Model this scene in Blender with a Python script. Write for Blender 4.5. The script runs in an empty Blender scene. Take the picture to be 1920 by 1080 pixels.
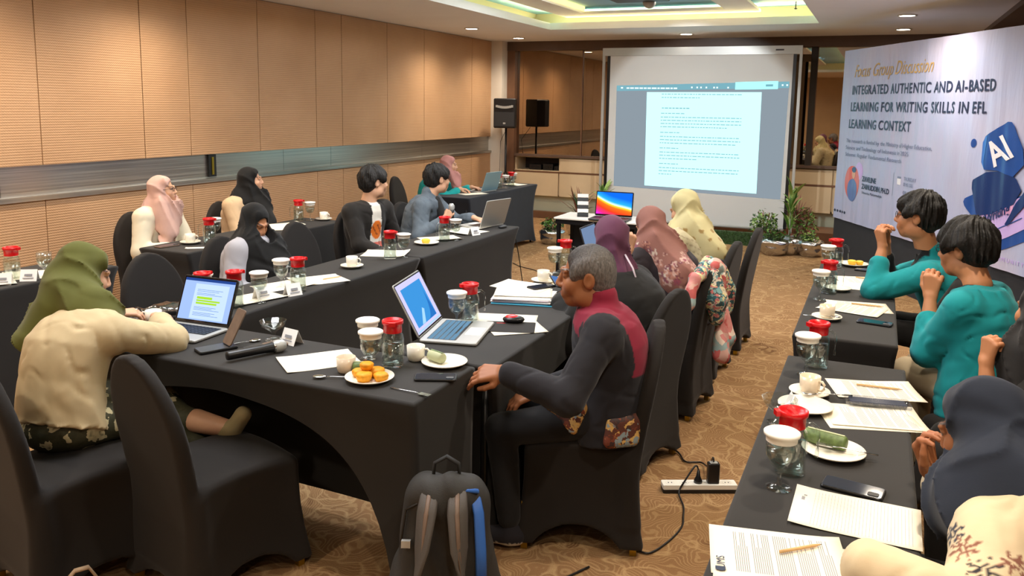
import bpy, bmesh, math, random
import numpy as np
from mathutils import Vector, Matrix, Euler
random.seed(7); rng = np.random.default_rng(7)
PI = math.pi; rad = math.radians
S = bpy.context.scene; COL = S.collection

# ---------------------------------------------------------------- camera
cd = bpy.data.cameras.new('camera'); cam = bpy.data.objects.new('camera', cd); COL.objects.link(cam)
_p, _y, _r = 0.14102, 0.41858, -0.01549
fwd = Vector((-math.sin(_y)*math.cos(_p), math.cos(_y)*math.cos(_p), -math.sin(_p)))
rt = Vector((math.cos(_y), math.sin(_y), 0)); dn = fwd.cross(rt)
r2 = rt*math.cos(_r)+dn*math.sin(_r); d2 = -rt*math.sin(_r)+dn*math.cos(_r)
cam.matrix_world = Matrix(((r2.x, -d2.x, -fwd.x, 0), (r2.y, -d2.y, -fwd.y, 0), (r2.z, -d2.z, -fwd.z, 1.75), (0, 0, 0, 1)))
cd.sensor_width = 36; cd.lens = 1538.3/1920*36; cd.shift_y = -124.2/1920; cd.clip_start = 0.05; cd.clip_end = 60
S.camera = cam
# ---------------------------------------------------------------- world, colour
w = bpy.data.worlds.new('world'); S.world = w; w.use_nodes = True
w.node_tree.nodes['Background'].inputs[0].default_value = (0.9, 0.85, 0.8, 1); w.node_tree.nodes['Background'].inputs[1].default_value = 0.15
S.view_settings.view_transform = 'Standard'; S.view_settings.look = 'None'; S.view_settings.gamma = 1; S.view_settings.use_curve_mapping = False
S.view_settings.exposure = 0.55
S.cycles.use_denoising = True; S.cycles.max_bounces = 8; S.cycles.diffuse_bounces = 4; S.cycles.glossy_bounces = 4
S.cycles.transmission_bounces = 6; S.cycles.transparent_max_bounces = 16; S.cycles.sample_clamp_indirect = 4
# ---------------------------------------------------------------- lamps of the room: recessed downlights, LED strips of the cove
DOWN_POWER, DOWN_COL = 22, (1.0, 0.86, 0.70)
COVE_POWER, COVE_COL = 16, (1.0, 0.74, 0.30)
def lamp(name, kind, loc, power, col, rot=(0, 0, 0), **kw):
    L = bpy.data.lights.new(name, kind); L.energy = power; L.color = col
    for k, v in kw.items(): setattr(L, k, v)
    o = bpy.data.objects.new(name, L); o.location = loc; o.rotation_euler = rot; COL.objects.link(o); return o
DOWNLIGHTS = [(-4.88, y) for y in (11.1, 9.6, 4.9, 3.4, 1.9, 0.4, -1.4)] + [(0.16, y) for y in (11.0, 9.43, 7.9, 6.4, 4.9, 3.4, 1.9, 0.3, -1.4)] + [(-2.43, 11.02), (-2.43, 0.2), (-2.43, -1.5)]
for i, (x, y) in enumerate(DOWNLIGHTS):
    lamp('downlight_lamp', 'SPOT', (x, y, 2.69), DOWN_POWER*4, DOWN_COL, spot_size=rad(150), spot_blend=1.0, shadow_soft_size=0.07)
# cool white area lamps under the raised ceiling tray, without modelled fixtures
for y in (2.6, 5.2, 7.8):
    lamp('tray_area_lamp', 'AREA', (-2.35, y, 2.93), 55, (0.95, 0.95, 1.0), shape='RECTANGLE', size=1.5, size_y=1.2)
# the ceiling projector throws its grey-white frame on the screen
pl = lamp('projector_lamp', 'SPOT', (-2.08, 7.9, 2.70), 100, (.92, .97, 1.0), spot_size=rad(52), spot_blend=.25, shadow_soft_size=.02)
pl.rotation_euler = (Vector((-2.24, 11.0, 1.35))-Vector((-2.08, 7.9, 2.70))).to_track_quat('-Z', 'Y').to_euler()
HX0, HX1, HY0, HY1 = -3.98, -0.72, 0.9, 10.06     # the opening of the cove
for (x, y, sx, sy, rot) in ((HX0-.12, (HY0+HY1)/2, .05, HY1-HY0, (0, rad(-150), 0)), (HX1+.12, (HY0+HY1)/2, .05, HY1-HY0, (0, rad(150), 0)), ((HX0+HX1)/2, HY1+.12, HX1-HX0, .05, (rad(-150), 0, 0))):
    lamp('cove_strip_lamp', 'AREA', (x, y, 2.815), COVE_POWER, COVE_COL, rot, shape='RECTANGLE', size=sx, size_y=sy)

# ---------------------------------------------------------------- helpers
def lin(c):
    if isinstance(c, str):
        c = [int(c[i:i+2], 16)/255 for i in (0, 2, 4)]
    return tuple((v/12.92 if v <= .04045 else ((v+.055)/1.055)**2.4) for v in c[:3])+(1.0,)
class NT:
    def __init__(s, name):
        s.m = bpy.data.materials.new(name); s.m.use_nodes = True; s.t = s.m.node_tree; s.t.nodes.clear()
        s.out = s.n('ShaderNodeOutputMaterial')
    def n(s, kind, ins=None, **kw):
        nd = s.t.nodes.new(kind)
        for k, v in kw.items(): setattr(nd, k, v)
        for k, v in (ins or {}).items(): s.set(nd, k, v)
        return nd
    def set(s, nd, k, v):
        sk = nd.inputs[k]
        if isinstance(v, bpy.types.NodeSocket): s.t.links.new(v, sk)
        elif isinstance(v, bpy.types.Node): s.t.links.new(v.outputs[0], sk)
        else: sk.default_value = v
    def coord(s, scale=(1, 1, 1), which='Object'):
        tc = s.n('ShaderNodeTexCoord'); mp = s.n('ShaderNodeMapping', {'Vector': tc.outputs[which], 'Scale': scale}); return mp.outputs[0]
    def ramp(s, fac, stops, interp='LINEAR'):
        r = s.n('ShaderNodeValToRGB', {'Fac': fac}); r.color_ramp.interpolation = interp; e = r.color_ramp.elements
        while len(e) < len(stops): e.new(0.5)
        for el, (p, c) in zip(e, stops): el.position = p; el.color = c if len(c) == 4 else tuple(c)+(1,)
        return r.outputs[0]
    def mix(s, fac, a, b, mode='MIX'):
        m = s.n('ShaderNodeMix', data_type='RGBA', blend_type=mode); s.set(m, 0, fac); s.set(m, 6, a); s.set(m, 7, b); return m.outputs[2]
    def math(s, op, a, b=0.0, c=None):
        m = s.n('ShaderNodeMath', operation=op); s.set(m, 0, a); s.set(m, 1, b)
        if c is not None: s.set(m, 2, c)
        return m.outputs[0]
    def noise(s, vec, scale, detail=3, rough=.5):
        return s.n('ShaderNodeTexNoise', {'Vector': vec, 'Scale': scale, 'Detail': detail, 'Roughness': rough}).outputs[0]
    def bump(s, h, strength=.3, dist=.01):
        return s.n('ShaderNodeBump', {'Height': h, 'Strength': strength, 'Distance': dist}).outputs[0]
    def bsdf(s, **ins):
        b = s.n('ShaderNodeBsdfPrincipled')
        for k, v in ins.items(): s.set(b, k.replace('_', ' '), v)
        s.t.links.new(b.outputs[0], s.out.inputs[0]); return b
MATS = {}
def plain(name, c, rough=.6, metal=0.0, spec=.5, var=0.0, vscale=8, bump=0.0, bscale=200, sheen=0.0, emit=0.0):
    t = NT(name); col = lin(c)
    ins = dict(Roughness=rough, Metallic=metal)
    co = None
    if var or bump: co = t.coord()
    if var:
        nz = t.noise(co, vscale, 4)
        d = tuple(max(0, v*(1-var)) for v in col[:3])+(1,); u = tuple(min(1, v*(1+var)) for v in col[:3])+(1,)
        ins['Base_Color'] = t.ramp(nz, [(.3, d), (.7, u)])
    else: ins['Base_Color'] = col
    if bump: ins['Normal'] = t.bump(t.noise(co, bscale, 2), bump, .002)
    b = t.bsdf(**ins); b.inputs['Specular IOR Level'].default_value = spec
    if sheen: b.inputs['Sheen Weight'].default_value = sheen
    if emit: b.inputs['Emission Color'].default_value = col; b.inputs['Emission Strength'].default_value = emit
    MATS[name] = t.m; return t.m
def vcol(name, rough=.8, bump=.25, bscale=350, sheen=.15, sss=0.0, spec=.3, crease=0.0):
    t = NT(name); a = t.n('ShaderNodeVertexColor', layer_name='Col'); co = t.coord()
    nz = t.noise(co, 12, 4)
    c = t.mix(1.0, a.outputs[0], t.ramp(nz, [(.3, (.9, .9, .9)), (.7, (1, 1, 1))]), 'MULTIPLY')
    b = t.bsdf(Base_Color=c, Roughness=rough)
    if bump:
        big = t.n('ShaderNodeBump', {'Height': t.noise(t.coord((1, 1, .5)), 9, 1, .4), 'Strength': crease, 'Distance': .03}).outputs[0]
        fine = t.n('ShaderNodeBump', {'Height': t.noise(co, bscale, 2), 'Strength': bump, 'Distance': .0015, 'Normal': big}).outputs[0]; t.set(b, 'Normal', fine)
    b.inputs['Specular IOR Level'].default_value = spec
    if sheen: b.inputs['Sheen Weight'].default_value = sheen
    if sss: b.inputs['Subsurface Weight'].default_value = sss; b.inputs['Subsurface Radius'].default_value = (.012, .005, .003); b.inputs['Subsurface Scale'].default_value = .5
    MATS[name] = t.m; return t.m
def M(n): return MATS[n]

class MB:
    """collects boxes, lathes, tubes; builds ONE mesh object"""
    def __init__(s): s.v = []; s.f = []; s.m = []; s.sm = []
    def add(s, vs, fs, mi=0, smooth=False, X=None):
        o = len(s.v)
        s.v += [tuple(X @ Vector(p)) if X is not None else tuple(p) for p in vs]
        s.f += [tuple(i+o for i in f) for f in fs]; s.m += [mi]*len(fs); s.sm += [smooth]*len(fs); return s
    def box(s, x0, x1, y0, y1, z0, z1, mi=0, X=None):
        vs = [(x, y, z) for z in (z0, z1) for y in (y0, y1) for x in (x0, x1)]
        return s.add(vs, [(0, 2, 3, 1), (4, 5, 7, 6), (0, 1, 5, 4), (2, 6, 7, 3), (0, 4, 6, 2), (1, 3, 7, 5)], mi, False, X)
    def rbox(s, x0, x1, y0, y1, z0, z1, r=.01, mi=0, X=None, seg=4):
        # box with rounded vertical edges and a small top chamfer
        pts = []
        for (cx, cy, a0) in ((x1-r, y1-r, 0), (x0+r, y1-r, 90), (x0+r, y0+r, 180), (x1-r, y0+r, 270)):
            for k in range(seg+1):
                a = rad(a0+90*k/seg); pts.append((cx+r*math.cos(a), cy+r*math.sin(a)))
        return s.prism(pts, z0, z1, mi, X, ch=min(r*.3, (z1-z0)*.3))
    def prism(s, pts, z0, z1, mi=0, X=None, ch=0.0):
        n = len(pts); cx = sum(p[0] for p in pts)/n; cy = sum(p[1] for p in pts)/n
        def ins(p, d):
            L = math.hypot(p[0]-cx, p[1]-cy) or 1; return (p[0]-(p[0]-cx)/L*d, p[1]-(p[1]-cy)/L*d)
        rings = [(z0+ch, 0), (z1-ch, 0), (z1, ch)] if ch else [(z0, 0), (z1, 0)]
        if ch: rings = [(z0, ch)]+rings
        vs = []
        for z, d in rings: vs += [ins(p, d)+(z,) for p in pts]
        fs = [(a*n+i, a*n+(i+1) % n, (a+1)*n+(i+1) % n, (a+1)*n+i) for a in range(len(rings)-1) for i in range(n)]
        fs += [tuple(range(n-1, -1, -1)), tuple((len(rings)-1)*n+i for i in range(n))]
        return s.add(vs, fs, mi, False, X)
    def lathe(s, prof, n=20, mi=0, X=None, smooth=True, cap0=True, cap1=True):
        vs = []; fs = []
        for r, z in prof:
            for i in range(n):
                a = 2*PI*i/n; vs.append((r*math.cos(a), r*math.sin(a), z))
        for k in range(len(prof)-1):
            for i in range(n):
                j = (i+1) % n; fs.append((k*n+i, k*n+j, (k+1)*n+j, (k+1)*n+i))
        if cap0: fs.append(tuple(range(n-1, -1, -1)))
        if cap1: fs.append(tuple((len(prof)-1)*n+i for i in range(n)))
        return s.add(vs, fs, mi, smooth, X)
    def tube(s, pts, r, n=8, mi=0, X=None, smooth=True, flat=1.0):
        pts = [Vector(p) for p in pts]; vs = []; fs = []; up = Vector((0, 0, 1)); m = len(pts)
        rs = r if isinstance(r, (list, tuple)) else [r]*m
        for k, p in enumerate(pts):
            d = (pts[min(k+1, m-1)]-pts[max(k-1, 0)]).normalized()
            a = d.cross(up)
            if a.length < 1e-3: a = d.cross(Vector((1, 0, 0)))
            a.normalize(); b = a.cross(d)
            for i in range(n):
                t = 2*PI*i/n; vs.append(p+a*math.cos(t)*rs[k]+b*math.sin(t)*rs[k]*flat)
        for k in range(m-1):
            for i in range(n):
                j = (i+1) % n; fs.append((k*n+i, k*n+j, (k+1)*n+j, (k+1)*n+i))
        fs += [tuple(range(n-1, -1, -1)), tuple((m-1)*n+i for i in range(n))]
        return s.add(vs, fs, mi, smooth, X)
    def sphere(s, c, r, n=12, mi=0, X=None):
        rr = r if isinstance(r, (list, tuple)) else (r, r, r)
        prof = [(max(1e-4, math.sin(PI*k/8)), -math.cos(PI*k/8)) for k in range(9)]
        Y = Matrix.Translation(c) @ Matrix.Diagonal((*rr, 1)); return s.lathe(prof, n, mi, (X @ Y) if X is not None else Y)
    def mesh(s, name, mats):
        me = bpy.data.meshes.new(name); me.from_pydata(s.v, [], s.f)
        for m in (mats if isinstance(mats, (list, tuple)) else [mats]): me.materials.append(m)
        me.polygons.foreach_set('material_index', s.m); me.polygons.foreach_set('use_smooth', s.sm); me.update(); return me
    def build(s, name, mats, parent=None, loc=None, rz=None):
        return link(name, s.mesh(name, mats), parent, loc, rz)
def link(name, me, parent=None, loc=None, rz=None):
    o = bpy.data.objects.new(name, me); COL.objects.link(o)
    if parent is not None: o.parent = parent
    if loc is not None: o.location = loc
    if rz is not None: o.rotation_euler = (0, 0, rz)
    return o
def tag(o, label=None, cat=None, group=None, kind=None):
    if label: o['label'] = label
    if cat: o['category'] = cat
    if group: o['group'] = group
    if kind: o['kind'] = kind
    return o
def thing(name, label, cat, loc=(0, 0, 0), rz=0, group=None):
    o = link(name, None, None, loc, rz); o.empty_display_size = .1; return tag(o, label, cat, group)
def struct(o): o['kind'] = 'structure'; return o
def dup(root, loc, rz, label, group=None):
    r = root.copy(); COL.objects.link(r); r.location = loc; r.rotation_euler = (0, 0, rz); r['label'] = label
    if group: r['group'] = group
    for ch in list(root.children):
        c = ch.copy(); COL.objects.link(c); c.parent = r
        for g in list(ch.children):
            d = g.copy(); COL.objects.link(d); d.parent = c
    return r
def RZ(a): return Matrix.Rotation(a, 4, 'Z')
def TR(*p): return Matrix.Translation(p)
def smooth_obj(o, v=True):
    o.data.polygons.foreach_set('use_smooth', [v]*len(o.data.polygons)); return o
def text_mesh(s, size, extrude=.0008, bold=0.0, shear=0.0, align='LEFT', spacing=1.0):
    cu = bpy.data.curves.new('lettering', 'FONT'); cu.body = s; cu.size = size; cu.extrude = extrude; cu.offset = bold; cu.shear = shear
    cu.align_x = align; cu.space_character = spacing; cu.resolution_u = 3
    o = bpy.data.objects.new('lettering', cu); COL.objects.link(o)
    me = bpy.data.meshes.new_from_object(o.evaluated_get(bpy.context.evaluated_depsgraph_get()))
    bpy.data.objects.remove(o); bpy.data.curves.remove(cu); return me
# ---------------------------------------------------------------- materials
plain('black_cover', '211d1a', .8, var=.1, vscale=3, bump=.12, bscale=900, sheen=.06, spec=.25)
plain('black_cloth', '292725', .8, var=.1, vscale=3, bump=.1, bscale=900, sheen=.08, spec=.25)
plain('navy_cloth', '20242c', .8, var=.1, bump=.1, bscale=900, sheen=.08, spec=.25)
plain('gold_metal', 'b59a3a', .35, 1.0)
plain('steel_dark', '3a3a3a', .4, .8)
plain('chrome', 'c8c8c8', .18, 1.0)
plain('silver', 'b4b4b0', .4, .35)
plain('lid_blue', '86a9b6', .4, .3)
plain('paper', 'f2ead6', .7, var=.02, vscale=40)
plain('paper_white', 'f4f1ec', .7)
plain('paper_lid', 'f3efe4', .8, var=.03, vscale=30)
plain('ceramic', 'f1ead9', .18, spec=.6)
plain('ceramic_white', 'f4f0e6', .15, spec=.6)
plain('ceramic_peach', 'ead9bf', .22, spec=.6)
plain('red_plastic', 'd3151c', .3)
plain('red_plastic_dark', 'a80d14', .35)
plain('black_plastic', '141416', .35)
plain('dark_grey_plastic', '2b2c2e', .45)
plain('white_plastic', 'e9e6dc', .4)
plain('screen_glass', '0b0d12', .08, spec=.7)
plain('phone_glass', '1c2a38', .06, spec=.9)
plain('leaf_wrap', '5f7440', .55, var=.35, vscale=60, bump=.2, bscale=120)
plain('leaf_wrap_pale', 'b8bd94', .6)
plain('orange_cake', 'f0a21a', .6, var=.2, vscale=60, bump=.3, bscale=180)
plain('yellow_cake', 'f2c33a', .6, var=.15, vscale=60, bump=.2, bscale=160)
plain('pencil_wood', 'd6ac74', .6, var=.08, vscale=50)
plain('brown_leather', '6b5646', .6, var=.15, vscale=30, bump=.2, bscale=300)
plain('blue_folder', '3fa3c4', .5)
plain('lilac_paper', 'd9cbd8', .7)
plain('ink', '4a4a52', .8)
plain('ink_navy', '22304a', .6)
plain('ink_grey', '8f8f93', .8)
plain('wood_brown', '6b4a34', .45, var=.18, vscale=5)
plain('wood_fascia', '5a463a', .45, var=.12, vscale=5)
plain('cream_panel', 'c9b391', .5, var=.05, vscale=3)
plain('pale_green_wall', 'b9bda6', .7, var=.04, vscale=3)
plain('pillar_white', 'd8d0c2', .7, var=.03, vscale=4)
plain('ceiling_paint', 'f0f3f7', .75, var=.02, vscale=2)
plain('tray_paint', '9fd0f0', .75, var=.02, vscale=2)
plain('cove_paint', 'f3e6c4', .8)
plain('niche_dark', '2e2620', .6)
plain('lamp_face', 'fff4e0', .5, emit=14)
plain('screen_fabric', 'd3d3d0', .8, var=.02, vscale=2)
plain('foil', 'cfcfd2', .22, 1.0, bump=.9, bscale=38)
plain('leaf_green', '4f7a2c', .5, var=.35, vscale=25)
plain('leaf_light', '8fae5a', .5, var=.3, vscale=25)
plain('leaf_dark', '2f4a24', .5, var=.3, vscale=25)
plain('leaf_red', '7a4a3c', .5, var=.3, vscale=25)
plain('turf_green', '3c6b2a', .8, var=.35, vscale=60)
plain('blue_webbing', '2f62b0', .6, bump=.3, bscale=400)
plain('bag_black', '2b2926', .75, var=.2, vscale=12, bump=.4, bscale=350)
plain('bag_dark', '171614', .8, bump=.3, bscale=300)
plain('bag_strap', '4a443e', .7, bump=.4, bscale=450)
plain('tan_canvas', '9a8166', .8, var=.15, vscale=20, bump=.3, bscale=300)
def glass_mat(name, tint, base=.06, edge=.75, rough=.02):
    t = NT(name); lw = t.n('ShaderNodeLayerWeight', {'Blend': .35})
    f = t.ramp(lw.outputs['Facing'], [(.0, (base,)*3), (.55, (base*1.6,)*3), (1.0, (edge,)*3)])
    a = t.n('ShaderNodeBsdfTransparent', {'Color': tint}); g = t.n('ShaderNodeBsdfGlossy', {'Color': (1, 1, 1, 1), 'Roughness': rough})
    mx = t.n('ShaderNodeMixShader', {0: f, 1: a.outputs[0], 2: g.outputs[0]}); t.t.links.new(mx.outputs[0], t.out.inputs[0]); MATS[name] = t.m
glass_mat('glass', (.93, .95, .94, 1)); glass_mat('water', (.86, .90, .88, 1), .10, .5, .05); glass_mat('clear_plastic', (.85, .87, .9, 1), .12, .7, .08)
def make_panel_mat():
    t = NT('wall_panel'); co = t.coord()
    sx = t.n('ShaderNodeSeparateXYZ', {'Vector': co})
    k = t.math('SINE', t.math('MULTIPLY', sx.outputs[2], 2*PI/.019)); dots = t.math('SINE', t.math('MULTIPLY', sx.outputs[1], 2*PI/.019))
    h = t.math('ADD', t.math('MULTIPLY', k, .6), t.math('MULTIPLY', t.math('MULTIPLY', k, dots), .4))
    nz = t.noise(co, 1.6, 3)
    c0 = t.ramp(nz, [(.3, lin('c0976f')), (.7, lin('cca37b'))])
    c = t.mix(t.math('MULTIPLY', t.math('ADD', h, 1.0), .5), t.mix(1.0, c0, (.80, .78, .74, 1), 'MULTIPLY'), c0)
    t.bsdf(Base_Color=c, Roughness=.6, Normal=t.bump(h, .35, .004)); MATS['wall_panel'] = t.m
make_panel_mat()
def make_steel():
    t = NT('brushed_steel'); co = t.coord((1, .10, 26)); nz = t.noise(co, 5, 3, .55)
    t.bsdf(Base_Color=t.ramp(nz, [(.3, lin('9a968f')), (.7, lin('cfcac0'))]), Metallic=.95, Roughness=t.math('ADD', .22, t.math('MULTIPLY', nz, .2)), Normal=t.bump(nz, .05, .01)); MATS['brushed_steel'] = t.m
make_steel()
def make_mirror():
    t = NT('bronze_mirror'); t.bsdf(Base_Color=(.42, .33, .24, 1), Metallic=1.0, Roughness=.015); MATS['bronze_mirror'] = t.m
make_mirror()
def make_carpet():
    t = NT('carpet'); co = t.coord()
    wob = t.n('ShaderNodeTexNoise', {'Vector': co, 'Scale': 3.0, 'Detail': 2.0})
    v = t.n('ShaderNodeVectorMath', {0: co, 1: wob.outputs[1]}, operation='ADD').outputs[0]
    e = t.n('ShaderNodeTexVoronoi', {'Vector': v, 'Scale': 3.6}, feature='DISTANCE_TO_EDGE').outputs[0]
    cells = t.n('ShaderNodeTexVoronoi', {'Vector': v, 'Scale': 3.6}); 
    ang = t.math('MULTIPLY', t.n('ShaderNodeSeparateXYZ', {'Vector': cells.outputs['Color']}).outputs[0], 6.28)
    vr = t.n('ShaderNodeVectorRotate', {'Vector': v, 'Angle': ang}, rotation_type='Z_AXIS').outputs[0]
    wv = t.n('ShaderNodeTexWave', {'Vector': vr, 'Scale': 11.0, 'Distortion': 2.5, 'Detail': 2.0, 'Detail Scale': 2.0}).outputs[1]
    blobs = t.n('ShaderNodeTexVoronoi', {'Vector': v, 'Scale': 2.3}).outputs[0]
    base = t.ramp(t.noise(co, 1.2, 3), [(.3, lin('8a6746')), (.7, lin('9a7652'))])
    c = t.mix(t.ramp(blobs, [(.12, (.55, .55, .55)), (.2, (0, 0, 0))]), base, lin('5f3c24'))
    c = t.mix(t.ramp(wv, [(.62, (0, 0, 0)), (.9, (.55, .55, .55))]), c, lin('b59468'))
    c = t.mix(t.ramp(e, [(.0, (.75, .75, .75)), (.06, (0, 0, 0))]), c, lin('bd9c70'))
    pile = t.noise(co, 260, 2)
    c = t.mix(1.0, c, t.ramp(pile, [(.3, (.78, .78, .78)), (.7, (1.05, 1.05, 1.05))]), 'MULTIPLY')
    t.bsdf(Base_Color=c, Roughness=.95, Normal=t.bump(pile, .5, .004)).inputs['Specular IOR Level'].default_value = .1; MATS['carpet'] = t.m
make_carpet()
def emis(name, c, strength=1.0):
    t = NT(name); e = t.n('ShaderNodeEmission', {'Color': lin(c), 'Strength': strength}); t.t.links.new(e.outputs[0], t.out.inputs[0]); MATS[name] = t.m
emis('projected_page', 'b9f6f6', 1.05); emis('projected_grey', '9fadb8', .55); emis('projected_bar', '79aebc', .75); emis('projected_pill', '9ff4f2', 1.0)
emis('projected_text', '84b9c2', .8); emis('projected_white', 'e6ffff', .9); emis('cove_strip', 'ffd873', 2.2)
emis('doc_blue', '9db8ea', .85); emis('doc_bar', '2a4a94', .7); emis('doc_line', '6d8fce', .8); emis('doc_green', 'a2cf2c', .9); emis('doc_pale', 'b7cdf4', .95)
emis('slide_lilac', 'c4c0ea', .9); emis('slide_blue', '3c8ed2', .85); emis('slide_deep', '2a70be', .8); emis('slide_pale', '9ac8ee', .9)
emis('tablet_blue', '8aa4cc', .5); emis('phone_blue', '5f86c8', .6); emis('key_glow', '86b4d6', .5)
def make_wave_screen():
    t = NT('rainbow_screen'); co = t.coord((1, 1, 1))
    sx = t.n('ShaderNodeSeparateXYZ', {'Vector': co})
    # object coords: x across (0..1 scaled below), z up
    u = t.math('MULTIPLY', sx.outputs[0], 1/.345); v = t.math('MULTIPLY', sx.outputs[2], 1/.2)
    s = t.math('ADD', v, t.math('MULTIPLY', u, .62)); s = t.math('ADD', s, t.math('MULTIPLY', t.math('SINE', t.math('MULTIPLY', u, 4.5)), .07))
    c = t.ramp(t.math('MULTIPLY', t.math('ADD', s, .35), .6), [(.08, lin('6a4cf0')), (.2, lin('e22cf2')), (.34, lin('ff2a7a')), (.47, lin('ff3a1e')), (.60, lin('ff6a1a')), (.66, lin('ffd23a')), (.69, lin('bff0f4')), (.74, lin('2aa4f4')), (.9, lin('0f62d8'))])
    e = t.n('ShaderNodeEmission', {'Color': c, 'Strength': 1.0}); t.t.links.new(e.outputs[0], t.out.inputs[0]); MATS['rainbow_screen'] = t.m
make_wave_screen()
def make_vinyl():
    t = NT('banner_vinyl'); co = t.coord()
    sx = t.n('ShaderNodeSeparateXYZ', {'Vector': co})
    n1 = t.noise(co, 1.1, 2)
    c = t.ramp(n1, [(.25, lin('b7bad8')), (.5, lin('b0bbe0')), (.75, lin('c2bfd8'))])
    cre = t.noise(t.coord((9, 9, 1.2)), 1.6, 3)
    t.bsdf(Base_Color=c, Roughness=.42, Normal=t.bump(cre, .35, .03)).inputs['Specular IOR Level'].default_value = .6; MATS['banner_vinyl'] = t.m
make_vinyl()
plain('banner_blue', '1f4f9e', .3, var=.12, vscale=6); plain('banner_blue_light', '2f6cc4', .3); plain('banner_navy', '16356f', .3); plain('banner_text', '2c3a58', .35); plain('banner_gold', 'c9a86a', .35)
plain('banner_red', 'd9655c', .3); plain('banner_violet', 'c9b2f2', .3); plain('banner_white', 'eef0fa', .3); plain('banner_pink', 'e0a9d8', .3); plain('banner_small', '7a86a8', .35); plain('banner_suit', '5874b4', .3); plain('banner_skin', 'd8a488', .4)
def make_floral(name, cols, scale=18, vcoord=(1, 1, 1)):
    t = NT(name); co = t.coord(vcoord); wob = t.n('ShaderNodeTexNoise', {'Vector': co, 'Scale': scale*.5, 'Detail': 3.0})
    v = t.n('ShaderNodeVectorMath', {0: co, 1: t.n('ShaderNodeVectorMath', {0: wob.outputs[1], 'Scale': .12}, operation='SCALE').outputs[0]}, operation='ADD').outputs[0]
    vo = t.n('ShaderNodeTexVoronoi', {'Vector': v, 'Scale': scale})
    r = t.n('ShaderNodeSeparateXYZ', {'Vector': vo.outputs['Color']}).outputs[0]
    k = len(cols); c = t.ramp(r, [(i/k, lin(c)) for i, c in enumerate(cols)], 'CONSTANT')
    c = t.mix(t.ramp(vo.outputs[0], [(.0, (.8, .8, .8)), (.35, (0, 0, 0))]), c, lin(cols[0]))
    t.bsdf(Base_Color=c, Roughness=.75, Normal=t.bump(t.noise(co, 300, 2), .2, .002)); MATS[name] = t.m
make_floral('floral_scarf', ['8a5a5e', 'b98a7c', 'a06066', 'd8c4b4', '8f5560', 'b58a86'], 22)
make_floral('batik_brown', ['5a2f22', 'b98a4a', '3a2a28', '8a9aa0', '7a3a26', 'd2a860'], 40)
make_floral('batik_scarf', ['2f5a60', 'd8c8b0', '3a4a48', '6f9a98', 'c9706a', 'e3d39a'], 48)
make_floral('pink_scarf', ['d8a89a', 'c8605c', 'e6d2c0', '9ab0ae', 'd88a84'], 20)
make_floral('green_print', ['3a3a26', '35351f', '42412c', '3a3a26', 'c9bf98', '33331f'], 30)
vcol('skin', .5, .12, 500, 0.0, .0, .4); vcol('cloth_col', .85, .10, 420, .08, crease=.35); vcol('hair_col', .55, .0, 300, 0.0, 0.0, .35)
def make_hair():
    t = NT('hair'); a = t.n('ShaderNodeVertexColor', layer_name='Col'); co = t.coord((1, 1, .35)); nz = t.noise(co, 160, 4, .65)
    c = t.mix(1.0, a.outputs[0], t.ramp(nz, [(.3, (.5, .5, .5)), (.7, (1.5, 1.5, 1.5))]), 'MULTIPLY')
    t.bsdf(Base_Color=c, Roughness=.5, Normal=t.bump(nz, .7, .006)).inputs['Specular IOR Level'].default_value = .35; MATS['hair'] = t.m
make_hair()
def make_denim():
    t = NT('denim'); co = t.coord(); nz = t.noise(co, 9, 4); fine = t.noise(co, 420, 2)
    c = t.mix(.35, t.ramp(nz, [(.3, lin('515b64')), (.7, lin('6c7780'))]), t.ramp(fine, [(.35, lin('414b54')), (.65, lin('808b94'))]))
    t.bsdf(Base_Color=c, Roughness=.9, Normal=t.bump(fine, .3, .002)); MATS['denim'] = t.m
make_denim()
# ---------------------------------------------------------------- the room
XL, XR, YB, YF, ZC = -5.55, 1.45, 11.85, -3.0, 2.72
struct(MB().box(XL-.3, XR+.3, YF-.2, YB+.6, -.12, 0).build('floor', M('carpet')))
# left wall: backing, upper / lower panels, steel band, ledge
wl = struct(MB().box(XL-.25, XL-.06, YF, YB+.5, 0, ZC+.4).build('wall_left', M('pillar_white')))
UP = [-3.0, -1.7, -.5, .7, 1.75, 2.9, 4.06, 4.98, 5.48, 6.37, 7.26, 7.73, 8.66, 9.55, 10.94, 11.62]
LO = [-3.0, -.5, 1.75, 4.06, 5.48, 7.26, 7.73, 8.66, 9.55, 10.94, 11.62]
for a, b in zip(UP[:-1], UP[1:]):
    MB().box(XL-.058, XL, a+.004, b-.004, 1.268, ZC-.005).build('panel', M('wall_panel'), wl)
for a, b in zip(LO[:-1], LO[1:]):
    MB().box(XL-.058, XL, a+.003, b-.003, 0.10, 1.012).build('panel', M('wall_panel'), wl)
ST = [-3.0, -.6, 1.7, 3.75, 5.74, 6.75, 7.55, 9.55, 10.94, 11.62]
for a, b in zip(ST[:-1], ST[1:]):
    MB().box(XL-.059, XL-.035, a+.002, b-.002, 1.045, 1.268).build('steel_panel', M('brushed_steel'), wl)
MB().box(XL-.055, XL+.02, YF, 11.66, 1.014, 1.05).build('ledge', M('brushed_steel'), wl)
for y in (5.74,): MB().box(XL-.034, XL-.012, y-.045, y+.045, 1.06, 1.262, 0).box(XL-.013, XL-.006, y-.012, y+.012, 1.08, 1.24, 1).build('bracket', [M('steel_dark'), M('gold_metal')], wl)
struct(MB().box(XL-.059, XL+.012, YF, 11.64, 0, .1).build('baseboard_left', M('wood_brown')))
sk = thing('wall_socket', 'white power socket plate on the tan panelled wall behind the empty chair back', 'socket', (XL+.001, 8.85, .44))
MB().box(0, .012, -.06, .06, -.06, .06).build('plate', M('white_plastic'), sk)
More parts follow.
